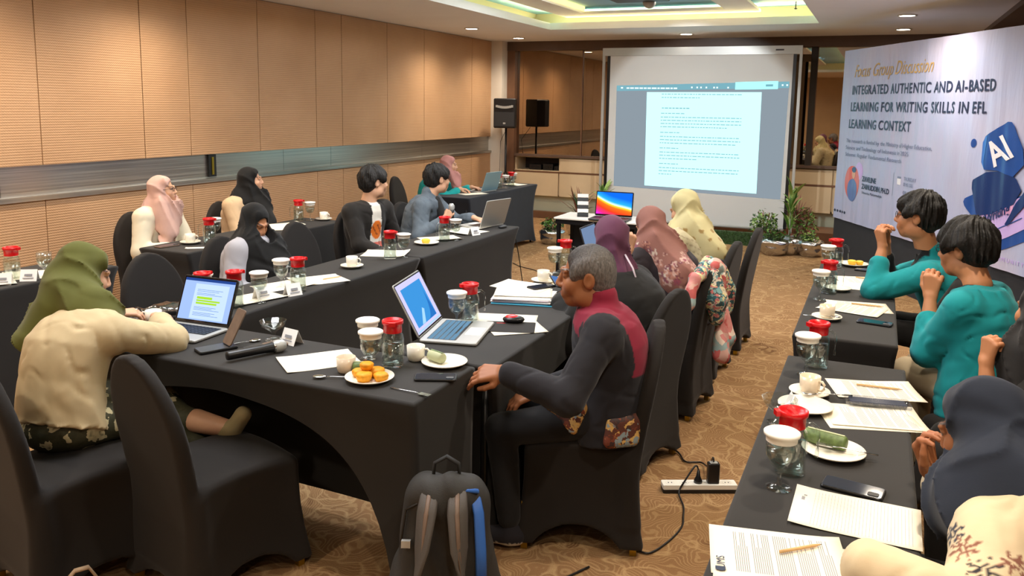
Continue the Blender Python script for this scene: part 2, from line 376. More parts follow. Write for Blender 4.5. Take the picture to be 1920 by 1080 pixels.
MB().lathe([(.02, 0), (.02, .012)], 14).build('outlet', M('black_plastic'), sk, (.004, 0, 0)).rotation_euler = (0, rad(90), 0)
# corner pillar and brown upright
struct(MB().box(XL-.06, -5.37, 11.60, YB+.1, 0, ZC).build('trim_1', M('pillar_white')))
struct(MB().box(-5.37, -5.24, 11.80, YB+.1, 0, ZC).build('trim_2', M('wood_brown')))
# back wall: fascia, mirror panes, ledge, wall-hung cabinets, pale wall below
wb = struct(MB().box(XL, XR+.3, YB+.42, YB+.6, 0, ZC).build('wall_back', M('pale_green_wall')))
MB().box(-5.37, XR, YB-.06, YB+.3, 2.585, ZC).build('fascia', M('wood_fascia'), wb)
mx = [-5.24, -4.16, -3.0, -1.9, -.84, .3, XR]
for a, b in zip(mx[:-1], mx[1:]):
    MB().box(a+.003, b-.003, YB+.05, YB+.07, 1.0, 2.585).build('mirror_pane', M('bronze_mirror'), wb)
for x in (-4.16, -.84): MB().box(x-.008, x+.008, YB+.03, YB+.052, 1.0, 2.585).build('mirror_joint', M('wood_brown'), wb)
MB().box(-.92, -.84, YB-.0, YB+.05, 1.0, 2.585).build('upright', M('niche_dark'), wb)
MB().box(-5.24, XR, YB-.03, YB+.1, .965, 1.0).build('ledge', M('wood_fascia'), wb)
MB().box(-5.24, XR, YB+.10, YB+.42, .0, .36).build('wall_base', M('pale_green_wall'), wb)
struct(MB().box(-5.24, XR, YB+.02, YB+.1, 0, .11).build('baseboard_back', M('wood_brown')))
cb = thing('wall_cabinet', 'cream wall-hung cabinet run under the bronze mirror with one open niche', 'cabinet', (-5.24, YB, .36))
L = XR+5.24
c = MB(); c.box(0, L, .02, .42, 0, .02); c.box(0, L, .40, .42, 0, .6); c.box(0, .02, .02, .40, 0, .6)
for x in (.75, 1.55, 2.6, 3.65, 4.7, 5.6, L-.02): c.box(x-.01, x+.01, .02, .4, 0, .6)
c.box(0, L, .03, .40, .365, .385); c.box(0, L, .02, .42, .59, .605)
c.build('carcass', M('cream_panel'), cb)
MB().box(.02, .74, .392, .398, .385, .59).build('niche_back', M('niche_dark'), cb)
for a, b in ((0, .75), (.75, 1.55), (1.55, 2.6), (2.6, 3.65), (3.65, 4.7), (4.7, 5.6), (5.6, L)):
    MB().box(a+.012, b-.012, -.005, .018, .0, .355).build('door', M('cream_panel'), cb)
    if a > .5: MB().box(a+.012, b-.012, -.005, .018, .385, .585).build('door', M('cream_panel'), cb)
MB().box(0, L, -.004, .018, .357, .383).build('rail', M('wood_brown'), cb)
MB().box(0, .76, -.006, .4, .383, .392).build('niche_shelf', M('cream_panel'), cb)
for (x0, x1, h, lab) in ((-5.02, -4.82, .085, 'small black audio box at the left in the open cabinet niche'), (-4.79, -4.62, .10, 'black audio box in the middle of the open cabinet niche'), (-4.60, -4.51, .07, 'black audio box at the right in the open cabinet niche')):
    e = thing('audio_box', lab, 'equipment', ((x0+x1)/2, YB+.16, .7525), 0, 'equipment in the cabinet niche'); hw = (x1-x0)/2
    MB().rbox(-hw, hw, -.09, .12, 0, h, .008).build('case', M('black_plastic'), e)
    for k in range(3): MB().lathe([(.009, 0), (.008, .012)], 10).build('knob', M('steel_dark'), e, (-hw*.55+k*hw*.55, -.091, h*.5)).rotation_euler = (rad(90), 0, 0)
struct(MB().box(-.86, -.45, 11.25, YB+.02, 0, .17).build('trim_3', M('wood_brown')))
# right wall, rear wall (behind the camera)
struct(MB().box(XR, XR+.2, YF, YB+.5, 0, ZC).build('wall_right', M('wood_fascia')))
struct(MB().box(XL, XR, YF-.2, YF, 0, ZC).build('wall_front', M('cream_panel')))
# ceiling with the lit cove
cl = struct(MB().box(XL-.1, HX0, YF, YB+.5, ZC, ZC+.06).box(HX1, XR+.1, YF, YB+.5, ZC, ZC+.06).box(HX0, HX1, YF, HY0, ZC, ZC+.06).box(HX0, HX1, HY1, YB+.5, ZC, ZC+.06).build('ceiling', M('ceiling_paint')))
MB().box(1.03, XR, YF, YB, ZC-.05, ZC).build('beam', M('wood_fascia'), cl)
g = .34
MB().box(HX0-g, HX1+g, HY0-g, HY1+g, 2.96, 3.02).build('raised_ceiling', M('tray_paint'), cl)
MB().box(HX0-g-.02, HX0-g, HY0-g, HY1+g, ZC+.06, 2.96).box(HX1+g, HX1+g+.02, HY0-g, HY1+g, ZC+.06, 2.96).box(HX0-g, HX1+g, HY1+g, HY1+g+.02, ZC+.06, 2.96).box(HX0-g, HX1+g, HY0-g-.02, HY0-g, ZC+.06, 2.96).build('cove_wall', M('cove_paint'), cl)
MB().box(HX0-.012, HX0, HY0, HY1, ZC+.06, ZC+.085).box(HX1, HX1+.012, HY0, HY1, ZC+.06, ZC+.085).box(HX0, HX1, HY1, HY1+.012, ZC+.06, ZC+.085).build('cove_lip', M('ceiling_paint'), cl)
MB().box(HX0-.06, HX0-.03, HY0, HY1, ZC+.061, ZC+.075).box(HX1+.03, HX1+.06, HY0, HY1, ZC+.061, ZC+.075).box(HX0, HX1, HY1+.03, HY1+.06, ZC+.061, ZC+.075).build('led_strip', M('cove_strip'), cl)
# the hung inner frame of the tray with its own warm strip
ix0, ix1, iy1 = -3.42, -1.72, 9.75
MB().box(ix0-.35, ix0, 1.5, iy1+.35, 2.87, 2.90).box(ix1, ix1+.35, 1.5, iy1+.35, 2.87, 2.90).box(ix0, ix1, iy1, iy1+.35, 2.87, 2.90).build('inner_frame', M('ceiling_paint'), cl)
MB().box(ix0, ix0+.012, 1.5, iy1, 2.90, 2.955).box(ix1-.012, ix1, 1.5, iy1, 2.90, 2.955).build('warm_reveal', M('cove_strip'), cl)
g_dl = 'round recessed ceiling lights'
VIS = {(-4.88, 9.6): 'round recessed ceiling light above the far left wall panels', (-4.88, 11.1): 'round recessed ceiling light nearest the white corner pillar', (0.16, 9.43): 'round recessed ceiling light over the banner, nearer of the bright pair', (0.16, 11.0): 'round recessed ceiling light over the banner, farther of the bright pair', (-2.43, 11.02): 'small recessed ceiling light centred above the projection screen'}
proto = None
for (x, y) in DOWNLIGHTS:
    lab = VIS.get((x, y), 'round recessed ceiling light behind or above the view')
    if proto is None:
        proto = thing('ceiling_light', lab, 'light', (x, y, ZC), 0, g_dl)
        MB().lathe([(.085, 0), (.095, -.004), (.095, -.010), (.075, -.012), (.075, 0)], 24, cap0=False, cap1=False).build('trim_ring', M('white_plastic'), proto)
        MB().lathe([(.074, -.009), (.0005, -.011)], 24, cap0=False, cap1=False).build('diffuser', M('lamp_face'), proto)
    else: dup(proto, (x, y, ZC), 0, lab)
for (x, y, lab) in ((-3.55, 10.02, 'thin sprinkler head by the left corner of the lit cove'), (-.98, 10.02, 'thin sprinkler head by the right corner of the lit cove')):
    s_ = thing('sprinkler', lab, 'sprinkler', (x, y, 2.96)); MB().tube([(0, 0, 0), (0, 0, -.07)], .006).build('pipe', M('steel_dark'), s_); MB().lathe([(.003, -.085), (.018, -.08), (.018, -.074), (.004, -.07)], 10).build('deflector', M('steel_dark'), s_)
pj = thing('ceiling_projector', 'grey projector hung from the raised ceiling with its round lens showing', 'projector', (-2.12, 7.55, 2.96))
MB().rbox(-.26, .26, -.17, .17, -.235, -.12, .03).build('body', M('dark_grey_plastic'), pj)
MB().tube([(0, 0, 0), (0, 0, -.15)], .02).build('mount', M('silver'), pj)
ln = MB().lathe([(.055, 0), (.055, .06), (.045, .06), (.042, .03)], 18, cap1=False).build('lens', M('silver'), pj, (.05, .165, -.235)); ln.rotation_euler = (rad(-90), 0, 0)
MB().sphere((0, 0, .035), (.04, .04, .02)).build('lens_glass', M('screen_glass'), ln)

# ---------------------------------------------------------------- projection screen
ps = thing('projection_screen', 'large free-standing projection screen with a bright document page projected on it', 'screen', (-2.26, 11.0, 0))
f = MB(); f.box(-1.30, 1.30, -.02, .03, 2.44, 2.545); f.build('top_case', M('silver'), ps)
MB().box(.98, 1.08, -.024, -.02, 2.485, 2.503).build('badge', M('ink'), ps)
for sx in (-1, 1):
    MB().box(sx*1.285-.017, sx*1.285+.017, -.012, .022, .0, 2.46).build('post', M('silver'), ps)
    MB().box(sx*1.285-.03, sx*1.285+.03, -.3, .3, 0, .03).build('foot', M('steel_dark'), ps)
for a, b in ((-1.235, -1.192), (1.195, 1.235)): MB().box(a, b, -.004, .0, .22, 2.44).build('border', M('black_plastic'), ps)
MB().box(-1.192, 1.195, -.002, .002, .22, 2.445).build('fabric', M('screen_fabric'), ps)
MB().lathe([(.02, -1.2), (.02, 1.2)], 10).build('bottom_bar', M('silver'), ps, (0, 0, .205)).rotation_euler = (0, rad(90), 0)
def quad(pts, y, name, mat, par, th=.0006):
    m = MB(); n = len(pts); m.add([(x, y, z) for x, z in pts]+[(x, y-th, z) for x, z in pts], [tuple(range(n, 2*n))]+[(i, (i+1) % n, n+(i+1) % n, n+i) for i in range(n)]); return m.build(name, mat, par)
# projected picture: grey window, top bar, page, pill button, lines of text
quad([(-1.09, .66), (1.14, .60), (1.165, 2.10), (-1.09, 2.04)], -.003, 'projected_window', M('projected_grey'), ps)
pg = quad([(-.65, .69), (.84, .66), (.835, 1.965), (-.665, 1.955)], -.004, 'projected_page', M('projected_page'), ps)
quad([(-1.09, 1.965), (1.165, 2.02), (1.165, 2.10), (-1.09, 2.04)], -.0045, 'projected_toolbar', M('projected_bar'), ps)
quad([(.50, 1.995), (1.03, 2.005), (1.03, 2.105), (.50, 2.09)], -.0055, 'projected_button', M('projected_pill'), ps)
quad([(.88, 2.035), (.97, 2.037), (.97, 2.065), (.88, 2.063)], -.0065, 'projected_icon', M('projected_bar'), ps)
tx = MB()
def tline(x0, x1, z, h=.011):
    x = x0
    while x < x1-.01:
        wd = random.uniform(.018, .06); e = min(x+wd, x1); tx.box(x, e, -.0068, -.006, z-h/2, z+h/2); x = e+.011
for z in (1.93, 1.885): tline(-.46, .60 if z > 1.9 else .05, z)
tline(-.45, -.08, 1.745, .014); tline(-.46, -.13, 1.675)
for z0, k, last in ((1.625, 4, .42), (1.365, 3, .55), (1.155, 3, .05), (.945, 3, -.28)):
    for q in range(k): tline(-.46, .60 if q < k-1 else last, z0-.043*q)
for z in (1.42, 1.21, 1.0): tline(-.46, -.2, z)
tx.build('projected_text', M('projected_text'), ps)['kind'] = 'stuff'
tb = MB(); tb.box(-1.03, -1.0, -.0056, -.005, 2.0, 2.02)
x = -.95
while x < -.25: wd = random.uniform(.03, .08); tb.box(x, x+wd, -.0056, -.005, 1.998, 2.016); x += wd+.012
for x in (-.07, .0, .05, .12, .22, .26, .4): tb.box(x, x+.02, -.0056, -.005, 2.01, 2.03)
for x in (1.075, 1.13): tb.box(x, x+.02, -.0056, -.005, 2.045, 2.065)
tb.build('projected_icons', M('projected_white'), ps)['kind'] = 'stuff'

# ---------------------------------------------------------------- loudspeaker
sp = thing('loudspeaker', 'black loudspeaker on a tall stand in front of the white corner pillar', 'speaker', (-5.15, 11.3, 1.41), rad(12))
pr = [(-.165, -.12), (.165, -.12), (.165, .0), (.11, .15), (-.11, .15), (-.165, 0)]
MB().prism(pr, 0, .44, ch=.015).build('cabinet', M('black_plastic'), sp)
MB().box(-.15, .15, -.128, -.121, .03, .24).build('grille', M('dark_grey_plastic'), sp)
hn = MB()
for k in range(9):
    a = -1.1+2.2*k/8; hn.box(-.115+.23*k/8-.016, -.115+.23*k/8+.016, -.135, -.121, .30-.03*math.cos(a)+.02, .335-.03*math.cos(a)+.02)
hn.build('horn', M('silver'), sp); MB().box(-.018, .018, -.131, -.127, .06, .085).build('badge', M('silver'), sp)
ss = thing('speaker_stand', 'thin black tripod stand holding up the loudspeaker by the pillar', 'stand', (-5.15, 11.3, 0), rad(12))
MB().tube([(0, 0, .12), (0, 0, 1.409)], .017).build('pole', M('black_plastic'), ss)
MB().lathe([(.03, .66), (.03, .74)], 12).build('collar', M('black_plastic'), ss); MB().sphere((-.05, 0, .70), .018).tube([(-.05, 0, .7), (0, 0, .7)], .007).build('knob', M('black_plastic'), ss)
for k in range(3):
    a = 2*PI*k/3+.5; MB().tube([(0, 0, .45), (.3*math.cos(a), .26*math.sin(a), .012)], .011).build('leg', M('black_plastic'), ss)
cd_ = MB().tube([(-5.20, 11.44, 1.40), (-5.33, 11.5, 1.2), (-5.30, 11.42, .8), (-5.33, 11.4, .3), (-5.2, 11.45, .01)], .004).build('speaker_cable', M('black_plastic')); tag(cd_, 'thin black cable hanging down beside the white corner pillar', 'cable')

# ---------------------------------------------------------------- banner
P0, P1 = Vector((-.43, 10.1, 0)), Vector((1.40, 6.42, 0)); BD = (P1-P0); BL = BD.length; BD.normalize(); BN = Vector((BD.y, -BD.x, 0))  # BN faces the tables
if BN.x > 0: BN = -BN
bang = math.atan2(BD.y, BD.x)
bn = thing('banner', 'tall glossy white event banner with navy lettering, behind the two teal blazers', 'banner', tuple(P0), bang)
# banner space: x along, z up, -y towards the tables
def bw(x, z):
    return .0034*math.sin(x*23+1.3*math.sin(z*2.1))+.0013*math.sin(x*51+z*3)+.004*math.sin(x*9+z*4.2)*max(0, 1-abs(z-1.5))+.006*math.sin(z*6+x*5)*math.exp(-abs(x-2.6)*2)
ZB0, ZB1 = .53, 2.41
nx, nz = 260, 120; vs = []; fs = []
for j in range(nz+1):
    for i in range(nx+1):
        x = BL*i/nx; z = ZB0+(ZB1-ZB0)*j/nz; vs.append((x, -bw(x, z), z))
for j in range(nz):
    for i in range(nx): a = j*(nx+1)+i; fs.append((a, a+1, a+nx+2, a+nx+1))
sheet = smooth_obj(MB().add(vs, fs, 0, True).build('printed_sheet', M('banner_vinyl'), bn))
MB().box(-.01, BL, .015, .05, 0, ZB0+.01).build('black_skirt', M('navy_cloth'), bn)
fr = MB()
for x in (.02, BL*.5, BL-.03): fr.box(x-.015, x+.015, .03, .06, 0, ZB1-.01)
fr.box(0, BL, .03, .06, ZB1-.04, ZB1-.01); fr.build('frame', M('steel_dark'), bn)
def onban(name, me_or_poly, mat, off=.002, x0=0, z0=0, sx=1.0, rot=0.0, shy=0.0):
    """lay a flat outline (text mesh in xy, or list of points) on the sheet, following its ripples"""
    if isinstance(me_or_poly, bpy.types.Mesh): me = me_or_poly
    else:
        me = bpy.data.meshes.new(name); n = len(me_or_poly)
        me.from_pydata([(p[0], p[1], 0) for p in me_or_poly], [], [tuple(range(n))])
    bm = bmesh.new(); bm.from_mesh(me)
    if not isinstance(me_or_poly, bpy.types.Mesh):
        bmesh.ops.triangulate(bm, faces=bm.faces[:])
        for _ in range(6):
            bmesh.ops.subdivide_edges(bm, edges=[e for e in bm.edges if e.calc_length() > .03], cuts=1); bmesh.ops.triangulate(bm, faces=bm.faces[:])
    elif max((e.calc_length() for e in bm.edges), default=0) > .03:
        bmesh.ops.triangulate(bm, faces=bm.faces[:])
        bmesh.ops.subdivide_edges(bm, edges=[e for e in bm.edges if e.calc_length() > .03], cuts=2); bmesh.ops.triangulate(bm, faces=bm.faces[:])
    c, s = math.cos(rot), math.sin(rot)
    for v in bm.verts:
        x, y, e = v.co.x*sx, v.co.y, v.co.z
        X, Z = x0+c*x-s*y, z0+s*x+c*y+shy*x
        v.co = (X, -bw(X, Z)-off-max(e, 0), Z)
    bm.to_mesh(me); bm.free(); me.materials.clear(); me.materials.append(mat); return link(name, me, bn)
def rrect(w, h, r, n=5):
    return [(cx+r*math.cos(rad(a0+90*k/n)), cy+r*math.sin(rad(a0+90*k/n))) for cx, cy, a0 in ((w/2-r, h/2-r, 0), (-w/2+r, h/2-r, 90), (-w/2+r, -h/2+r, 180), (w/2-r, -h/2+r, 270)) for k in range(n+1)]
def ell(a, b, n=28): return [(a*math.cos(2*PI*k/n), b*math.sin(2*PI*k/n)) for k in range(n)]
def onban_text(name, s, size, x0, x1, z, mat, off=.004, rot=0.0, **kw):
    me = text_mesh(s, size, **kw); xs = [v.co.x for v in me.vertices]
    o = onban(name, me, mat, off, x0, z, (x1-x0)/(max(xs)-min(xs)), rot); o['kind'] = 'stuff'; return o
onban_text('title_line', 'INTEGRATED AUTHENTIC AND AI-BASED', .135, .245, 2.79, 1.925, M('banner_text'), bold=.0025, spacing=1.12)
onban_text('title_line', 'LEARNING FOR WRITING SKILLS IN EFL', .135, .235, 2.68, 1.745, M('banner_text'), bold=.0025, spacing=1.12)
onban_text('title_line', 'LEARNING CONTEXT', .135, .225, 1.545, 1.56, M('banner_text'), bold=.0025, spacing=1.12)
onban_text('script_line', 'Focus Group Discussion', .19, .27, 1.85, 2.11, M('banner_gold'), shear=.45)
onban_text('small_line', 'This research is funded by the Ministry of Higher Education,', .06, .20, 1.945, 1.40, M('banner_small'))
onban_text('small_line', 'Science and Technology of Indonesia in 2025', .06, .20, 1.54, 1.325, M('banner_small'))
onban_text('small_line', 'Scheme: Regular Fundamental Research', .06, .20, 1.42, 1.25, M('banner_small'))
onban('portrait_oval', ell(.175, .185), M('banner_red'), .002, .41, .965)
onban('portrait_violet', ell(.085, .10), M('banner_violet'), .0015, .55, 1.10)
onban('portrait_suit', ell(.115, .125), M('banner_suit'), .003, .425, .885)
onban('portrait_head', ell(.045, .055), M('banner_skin'), .0035, .44, 1.065)
onban('portrait_hair', ell(.05, .032), M('banner_navy'), .004, .44, 1.11)
onban_text('name_line', 'ZAVELINE', .075, .64, .95, 1.005, M('banner_text'), bold=.002)
onban_text('name_line', 'ZAINUDDIN, PH.D', .075, .64, 1.235, .925, M('banner_text'), bold=.002)
onban_text('role_line', 'Universitas Muhammadiyah', .04, .65, 1.10, .872, M('banner_text'))
onban('divider', [(0, 0), (.008, 0), (.008, .23), (0, .23)], M('banner_small'), .002, 1.29, .92)
onban('calendar_icon', rrect(.07, .07, .012), M('banner_white'), .002, 1.41, 1.075); onban('calendar_bar', rrect(.07, .02, .005), M('banner_small'), .003, 1.41, 1.11)
onban_text('date_line', 'THURSDAY', .05, 1.49, 1.73, 1.09, M('banner_small')); onban_text('date_line', '09 MEI 2025', .05, 1.49, 1.68, 1.035, M('banner_small'))
onban_text('date_line', '08.00', .05, 1.49, 1.65, .955, M('banner_small'))
for k in range(5): onban('sponsor_mark', ell(.022, .015), M('banner_text'), .002, .035+.062*k, .617)
onban_text('sponsor_line', 'C O M M U N I T Y', .05, 2.90, 3.34, .60, M('banner_violet'))
onban('emblem_sheet', [(2.502, 1.003), (2.52, 1.032), (2.666, 1.094), (2.95, 1.04), (3.253, 1.139), (3.50, 1.15), (3.55, .92), (3.338, .8), (3.042, .676), (2.984, .662), (2.942, .674), (2.519, .971)], M('banner_blue'), .005)
onban('emblem_page', [(2.706, .909), (3.06, 1.056), (3.288, 1.143), (3.36, .91), (3.02, .75), (2.95, .752)], M('banner_violet'), .008)
onban('emblem_pink', [(2.756, .929), (3.061, 1.054), (3.156, 1.055), (3.148, .981), (2.881, .933)], M('banner_pink'), .010)
onban('emblem_tile', [(2.61, 1.174), (2.617, 1.198), (2.786, 1.274), (3.04, 1.307), (3.162, 1.25), (3.229, 1.172), (3.156, 1.055), (2.899, .948), (2.716, .91), (2.613, 1.122)], M('banner_navy'), .012)
onban('emblem_tile', [(2.696, 1.511), (2.73, 1.564), (3.0, 1.683), (3.048, 1.682), (3.084, 1.655), (3.194, 1.492), (3.227, 1.363), (3.123, 1.265), (2.924, 1.297), (2.762, 1.291), (2.707, 1.351)], M('banner_blue'), .014)
onban('emblem_tile_side', [(2.696, 1.511), (2.73, 1.564), (2.76, 1.56), (2.74, 1.36), (2.762, 1.291), (2.707, 1.351)], M('banner_blue_light'), .016)
onban_text('emblem_letters', 'AI', .30, 2.885, 3.15, 1.325, M('banner_white'), .018, .40, bold=.006, shear=-.45)
onban_text('emblem_script', 'Writing', .10, 2.83, 3.15, .86, M('banner_navy'), .014, .42, shear=.3, bold=.002)
onban('emblem_pen', [(3.3, 1.19), (3.19, 1.072), (3.086, .892), (3.116, .884), (3.205, .976), (3.32, 1.08)], M('banner_navy'), .016)
onban('emblem_rule', [(2.94, .812), (3.28, .965), (3.28, .973), (2.94, .82)], M('banner_blue'), .012)
onban('emblem_dot', ell(.033, .036), M('banner_blue'), .003, 2.565, 1.498)
# ---------------------------------------------------------------- surface nets: smooth implicit shapes
class Vol:
    def __init__(s, lo, hi, h):
        s.lo = np.array(lo, float); s.h = h; s.n = np.maximum(2, np.ceil((np.array(hi, float)-s.lo)/h).astype(int)+1)
        s.D = np.full(s.n, 9.0, np.float32)
    def _sl(s, lo, hi):
        a = np.clip(np.floor((np.array(lo)-s.lo)/s.h).astype(int), 0, s.n); b = np.clip(np.ceil((np.array(hi)-s.lo)/s.h).astype(int)+1, 0, s.n)
        if (b <= a).any(): return None
        g = [(s.lo[k]+s.h*np.arange(a[k], b[k])).astype(np.float32) for k in range(3)]
        return (slice(a[0], b[0]), slice(a[1], b[1]), slice(a[2], b[2])), g[0][:, None, None], g[1][None, :, None], g[2][None, None, :]
    def put(s, fn, lo, hi, k=.02, op='u', pad=None):
        pad = (k+2.5*s.h) if pad is None else pad
        r = s._sl(np.array(lo)-pad, np.array(hi)+pad)
        if r is None: return s
        sl, X, Y, Z = r; d = fn(X, Y, Z); a = s.D[sl]
        if op == 'u':
            if k > 0: t = np.clip(.5+.5*(a-d)/k, 0, 1); s.D[sl] = a*(1-t)+d*t-k*t*(1-t)
            else: s.D[sl] = np.minimum(a, d)
        elif op == 's':
            d = -d
            if k > 0: t = np.clip(.5-.5*(a-d)/k, 0, 1); s.D[sl] = a*(1-t)+d*t+k*t*(1-t)
            else: s.D[sl] = np.maximum(a, d)
        elif op == 'add': s.D[sl] = a+d
        return s
    def cone(s, a, b, ra, rb=None, k=.02, op='u'):
        a = np.array(a, float); b = np.array(b, float); rb = ra if rb is None else rb; ba = b-a; L2 = max(float(ba@ba), 1e-9); m = max(ra, rb)
        def fn(X, Y, Z):
            px, py, pz = X-a[0], Y-a[1], Z-a[2]; t = np.clip((px*ba[0]+py*ba[1]+pz*ba[2])/L2, 0, 1)
            return np.sqrt((px-t*ba[0])**2+(py-t*ba[1])**2+(pz-t*ba[2])**2)-(ra+(rb-ra)*t)
        return s.put(fn, np.minimum(a, b)-m, np.maximum(a, b)+m, k, op)
    def ell(s, c, r, R=None, k=.02, op='u'):
        c = np.array(c, float); r = np.array(r, float); m = r.max()
        def fn(X, Y, Z):
            x, y, z = X-c[0], Y-c[1], Z-c[2]
            if R is not None: x, y, z = (R[0][0]*x+R[1][0]*y+R[2][0]*z, R[0][1]*x+R[1][1]*y+R[2][1]*z, R[0][2]*x+R[1][2]*y+R[2][2]*z)
            k0 = np.sqrt((x/r[0])**2+(y/r[1])**2+(z/r[2])**2); k1 = np.sqrt((x/r[0]**2)**2+(y/r[1]**2)**2+(z/r[2]**2)**2)+1e-9
            return k0*(k0-1)/k1
        return s.put(fn, c-m, c+m, k, op)
    def box(s, c, hsz, r=.01, k=.0, op='u', R=None):
        c = np.array(c, float); q = np.array(hsz, float)-r; m = float(np.linalg.norm(hsz)) if R is not None else np.array(hsz)
        def fn(X, Y, Z):
            x, y, z = X-c[0], Y-c[1], Z-c[2]
            if R is not None: x, y, z = (R[0][0]*x+R[1][0]*y+R[2][0]*z, R[0][1]*x+R[1][1]*y+R[2][1]*z, R[0][2]*x+R[1][2]*y+R[2][2]*z)
            x, y, z = np.abs(x)-q[0], np.abs(y)-q[1], np.abs(z)-q[2]
            return np.sqrt(np.maximum(x, 0)**2+np.maximum(y, 0)**2+np.maximum(z, 0)**2)+np.minimum(np.maximum(x, np.maximum(y, z)), 0)-r
        return s.put(fn, c-m, c+m, k, op)
    def mesh(s):
        D = s.D; s_ = D < 0; nx, ny, nz = D.shape
        cnt = np.zeros((nx-1, ny-1, nz-1), np.int8); cor = [(i, j, k) for i in (0, 1) for j in (0, 1) for k in (0, 1)]
        for i, j, k in cor: cnt += s_[i:nx-1+i, j:ny-1+j, k:nz-1+k]
        act = (cnt > 0) & (cnt < 8); ix = np.argwhere(act); n = len(ix)
        if n == 0: return np.zeros((0, 3)), np.zeros((0, 4), int)
        idx = np.full(act.shape, -1, np.int32); idx[act] = np.arange(n)
        val = {c: D[ix[:, 0]+c[0], ix[:, 1]+c[1], ix[:, 2]+c[2]] for c in cor}
        P = np.zeros((n, 3)); C = np.zeros(n)
        for a in cor:
            for ax in range(3):
                if a[ax]: continue
                b = list(a); b[ax] = 1; b = tuple(b); va, vb = val[a], val[b]; cr = (va < 0) != (vb < 0)
                t = np.where(cr, va/np.where(cr, va-vb, 1), 0)
                for q in range(3): P[:, q] += np.where(cr, a[q]+(t if q == ax else 0), 0)
                C += cr
        P = (P/C[:, None]+ix)*s.h+s.lo; F = []
        for ax in range(3):
            o1, o2 = (ax+1) % 3, (ax+2) % 3
            sl0 = [slice(None)]*3; sl1 = [slice(None)]*3
            sl0[ax] = slice(0, -1); sl1[ax] = slice(1, None)
            for o in (o1, o2): sl0[o] = slice(1, -1); sl1[o] = slice(1, -1)
            A = s_[tuple(sl0)]; B = s_[tuple(sl1)]; e = np.argwhere(A != B)
            if len(e) == 0: continue
            inside = A[tuple(e.T)]; base = e.copy(); base[:, o1] += 1; base[:, o2] += 1
            def cell(d1, d2):
                c = base.copy(); c[:, o1] += d1-1; c[:, o2] += d2-1; return idx[c[:, 0], c[:, 1], c[:, 2]]
            q = np.stack([cell(0, 0), cell(1, 0), cell(1, 1), cell(0, 1)], 1)
            q[~inside] = q[~inside][:, ::-1]; F.append(q)
        F = np.concatenate(F); return P, F[(F >= 0).all(1)]
def np_mesh(name, patches, mats, color=None):
    """patches: list of (verts, quads, material index, colour array or None)"""
    V = np.concatenate([p[0] for p in patches]); o = 0; Fs = []; mi = []; cs = []
    for p in patches:
        Fs.append(p[1]+o); o += len(p[0]); mi += [p[2]]*len(p[1])
        c = p[3] if len(p) > 3 and p[3] is not None else np.ones((len(p[0]), 3)); cs.append(np.broadcast_to(c, (len(p[0]), 3)))
    F = np.concatenate(Fs); me = bpy.data.meshes.new(name); nf = len(F)
    me.vertices.add(len(V)); me.vertices.foreach_set('co', V.astype(np.float32).ravel())
    me.loops.add(nf*4); me.loops.foreach_set('vertex_index', F.astype(np.int32).ravel())
    me.polygons.add(nf); me.polygons.foreach_set('loop_start', np.arange(0, nf*4, 4, dtype=np.int32))
    me.polygons.foreach_set('material_index', np.array(mi, np.int32)); me.polygons.foreach_set('use_smooth', np.ones(nf, bool))
    for m in mats: me.materials.append(m)
    a = me.color_attributes.new('Col', 'FLOAT_COLOR', 'POINT'); c4 = np.ones((len(V), 4), np.float32); c4[:, :3] = np.concatenate(cs); a.data.foreach_set('color', c4.ravel())
    me.update(calc_edges=True); me.validate(); return me

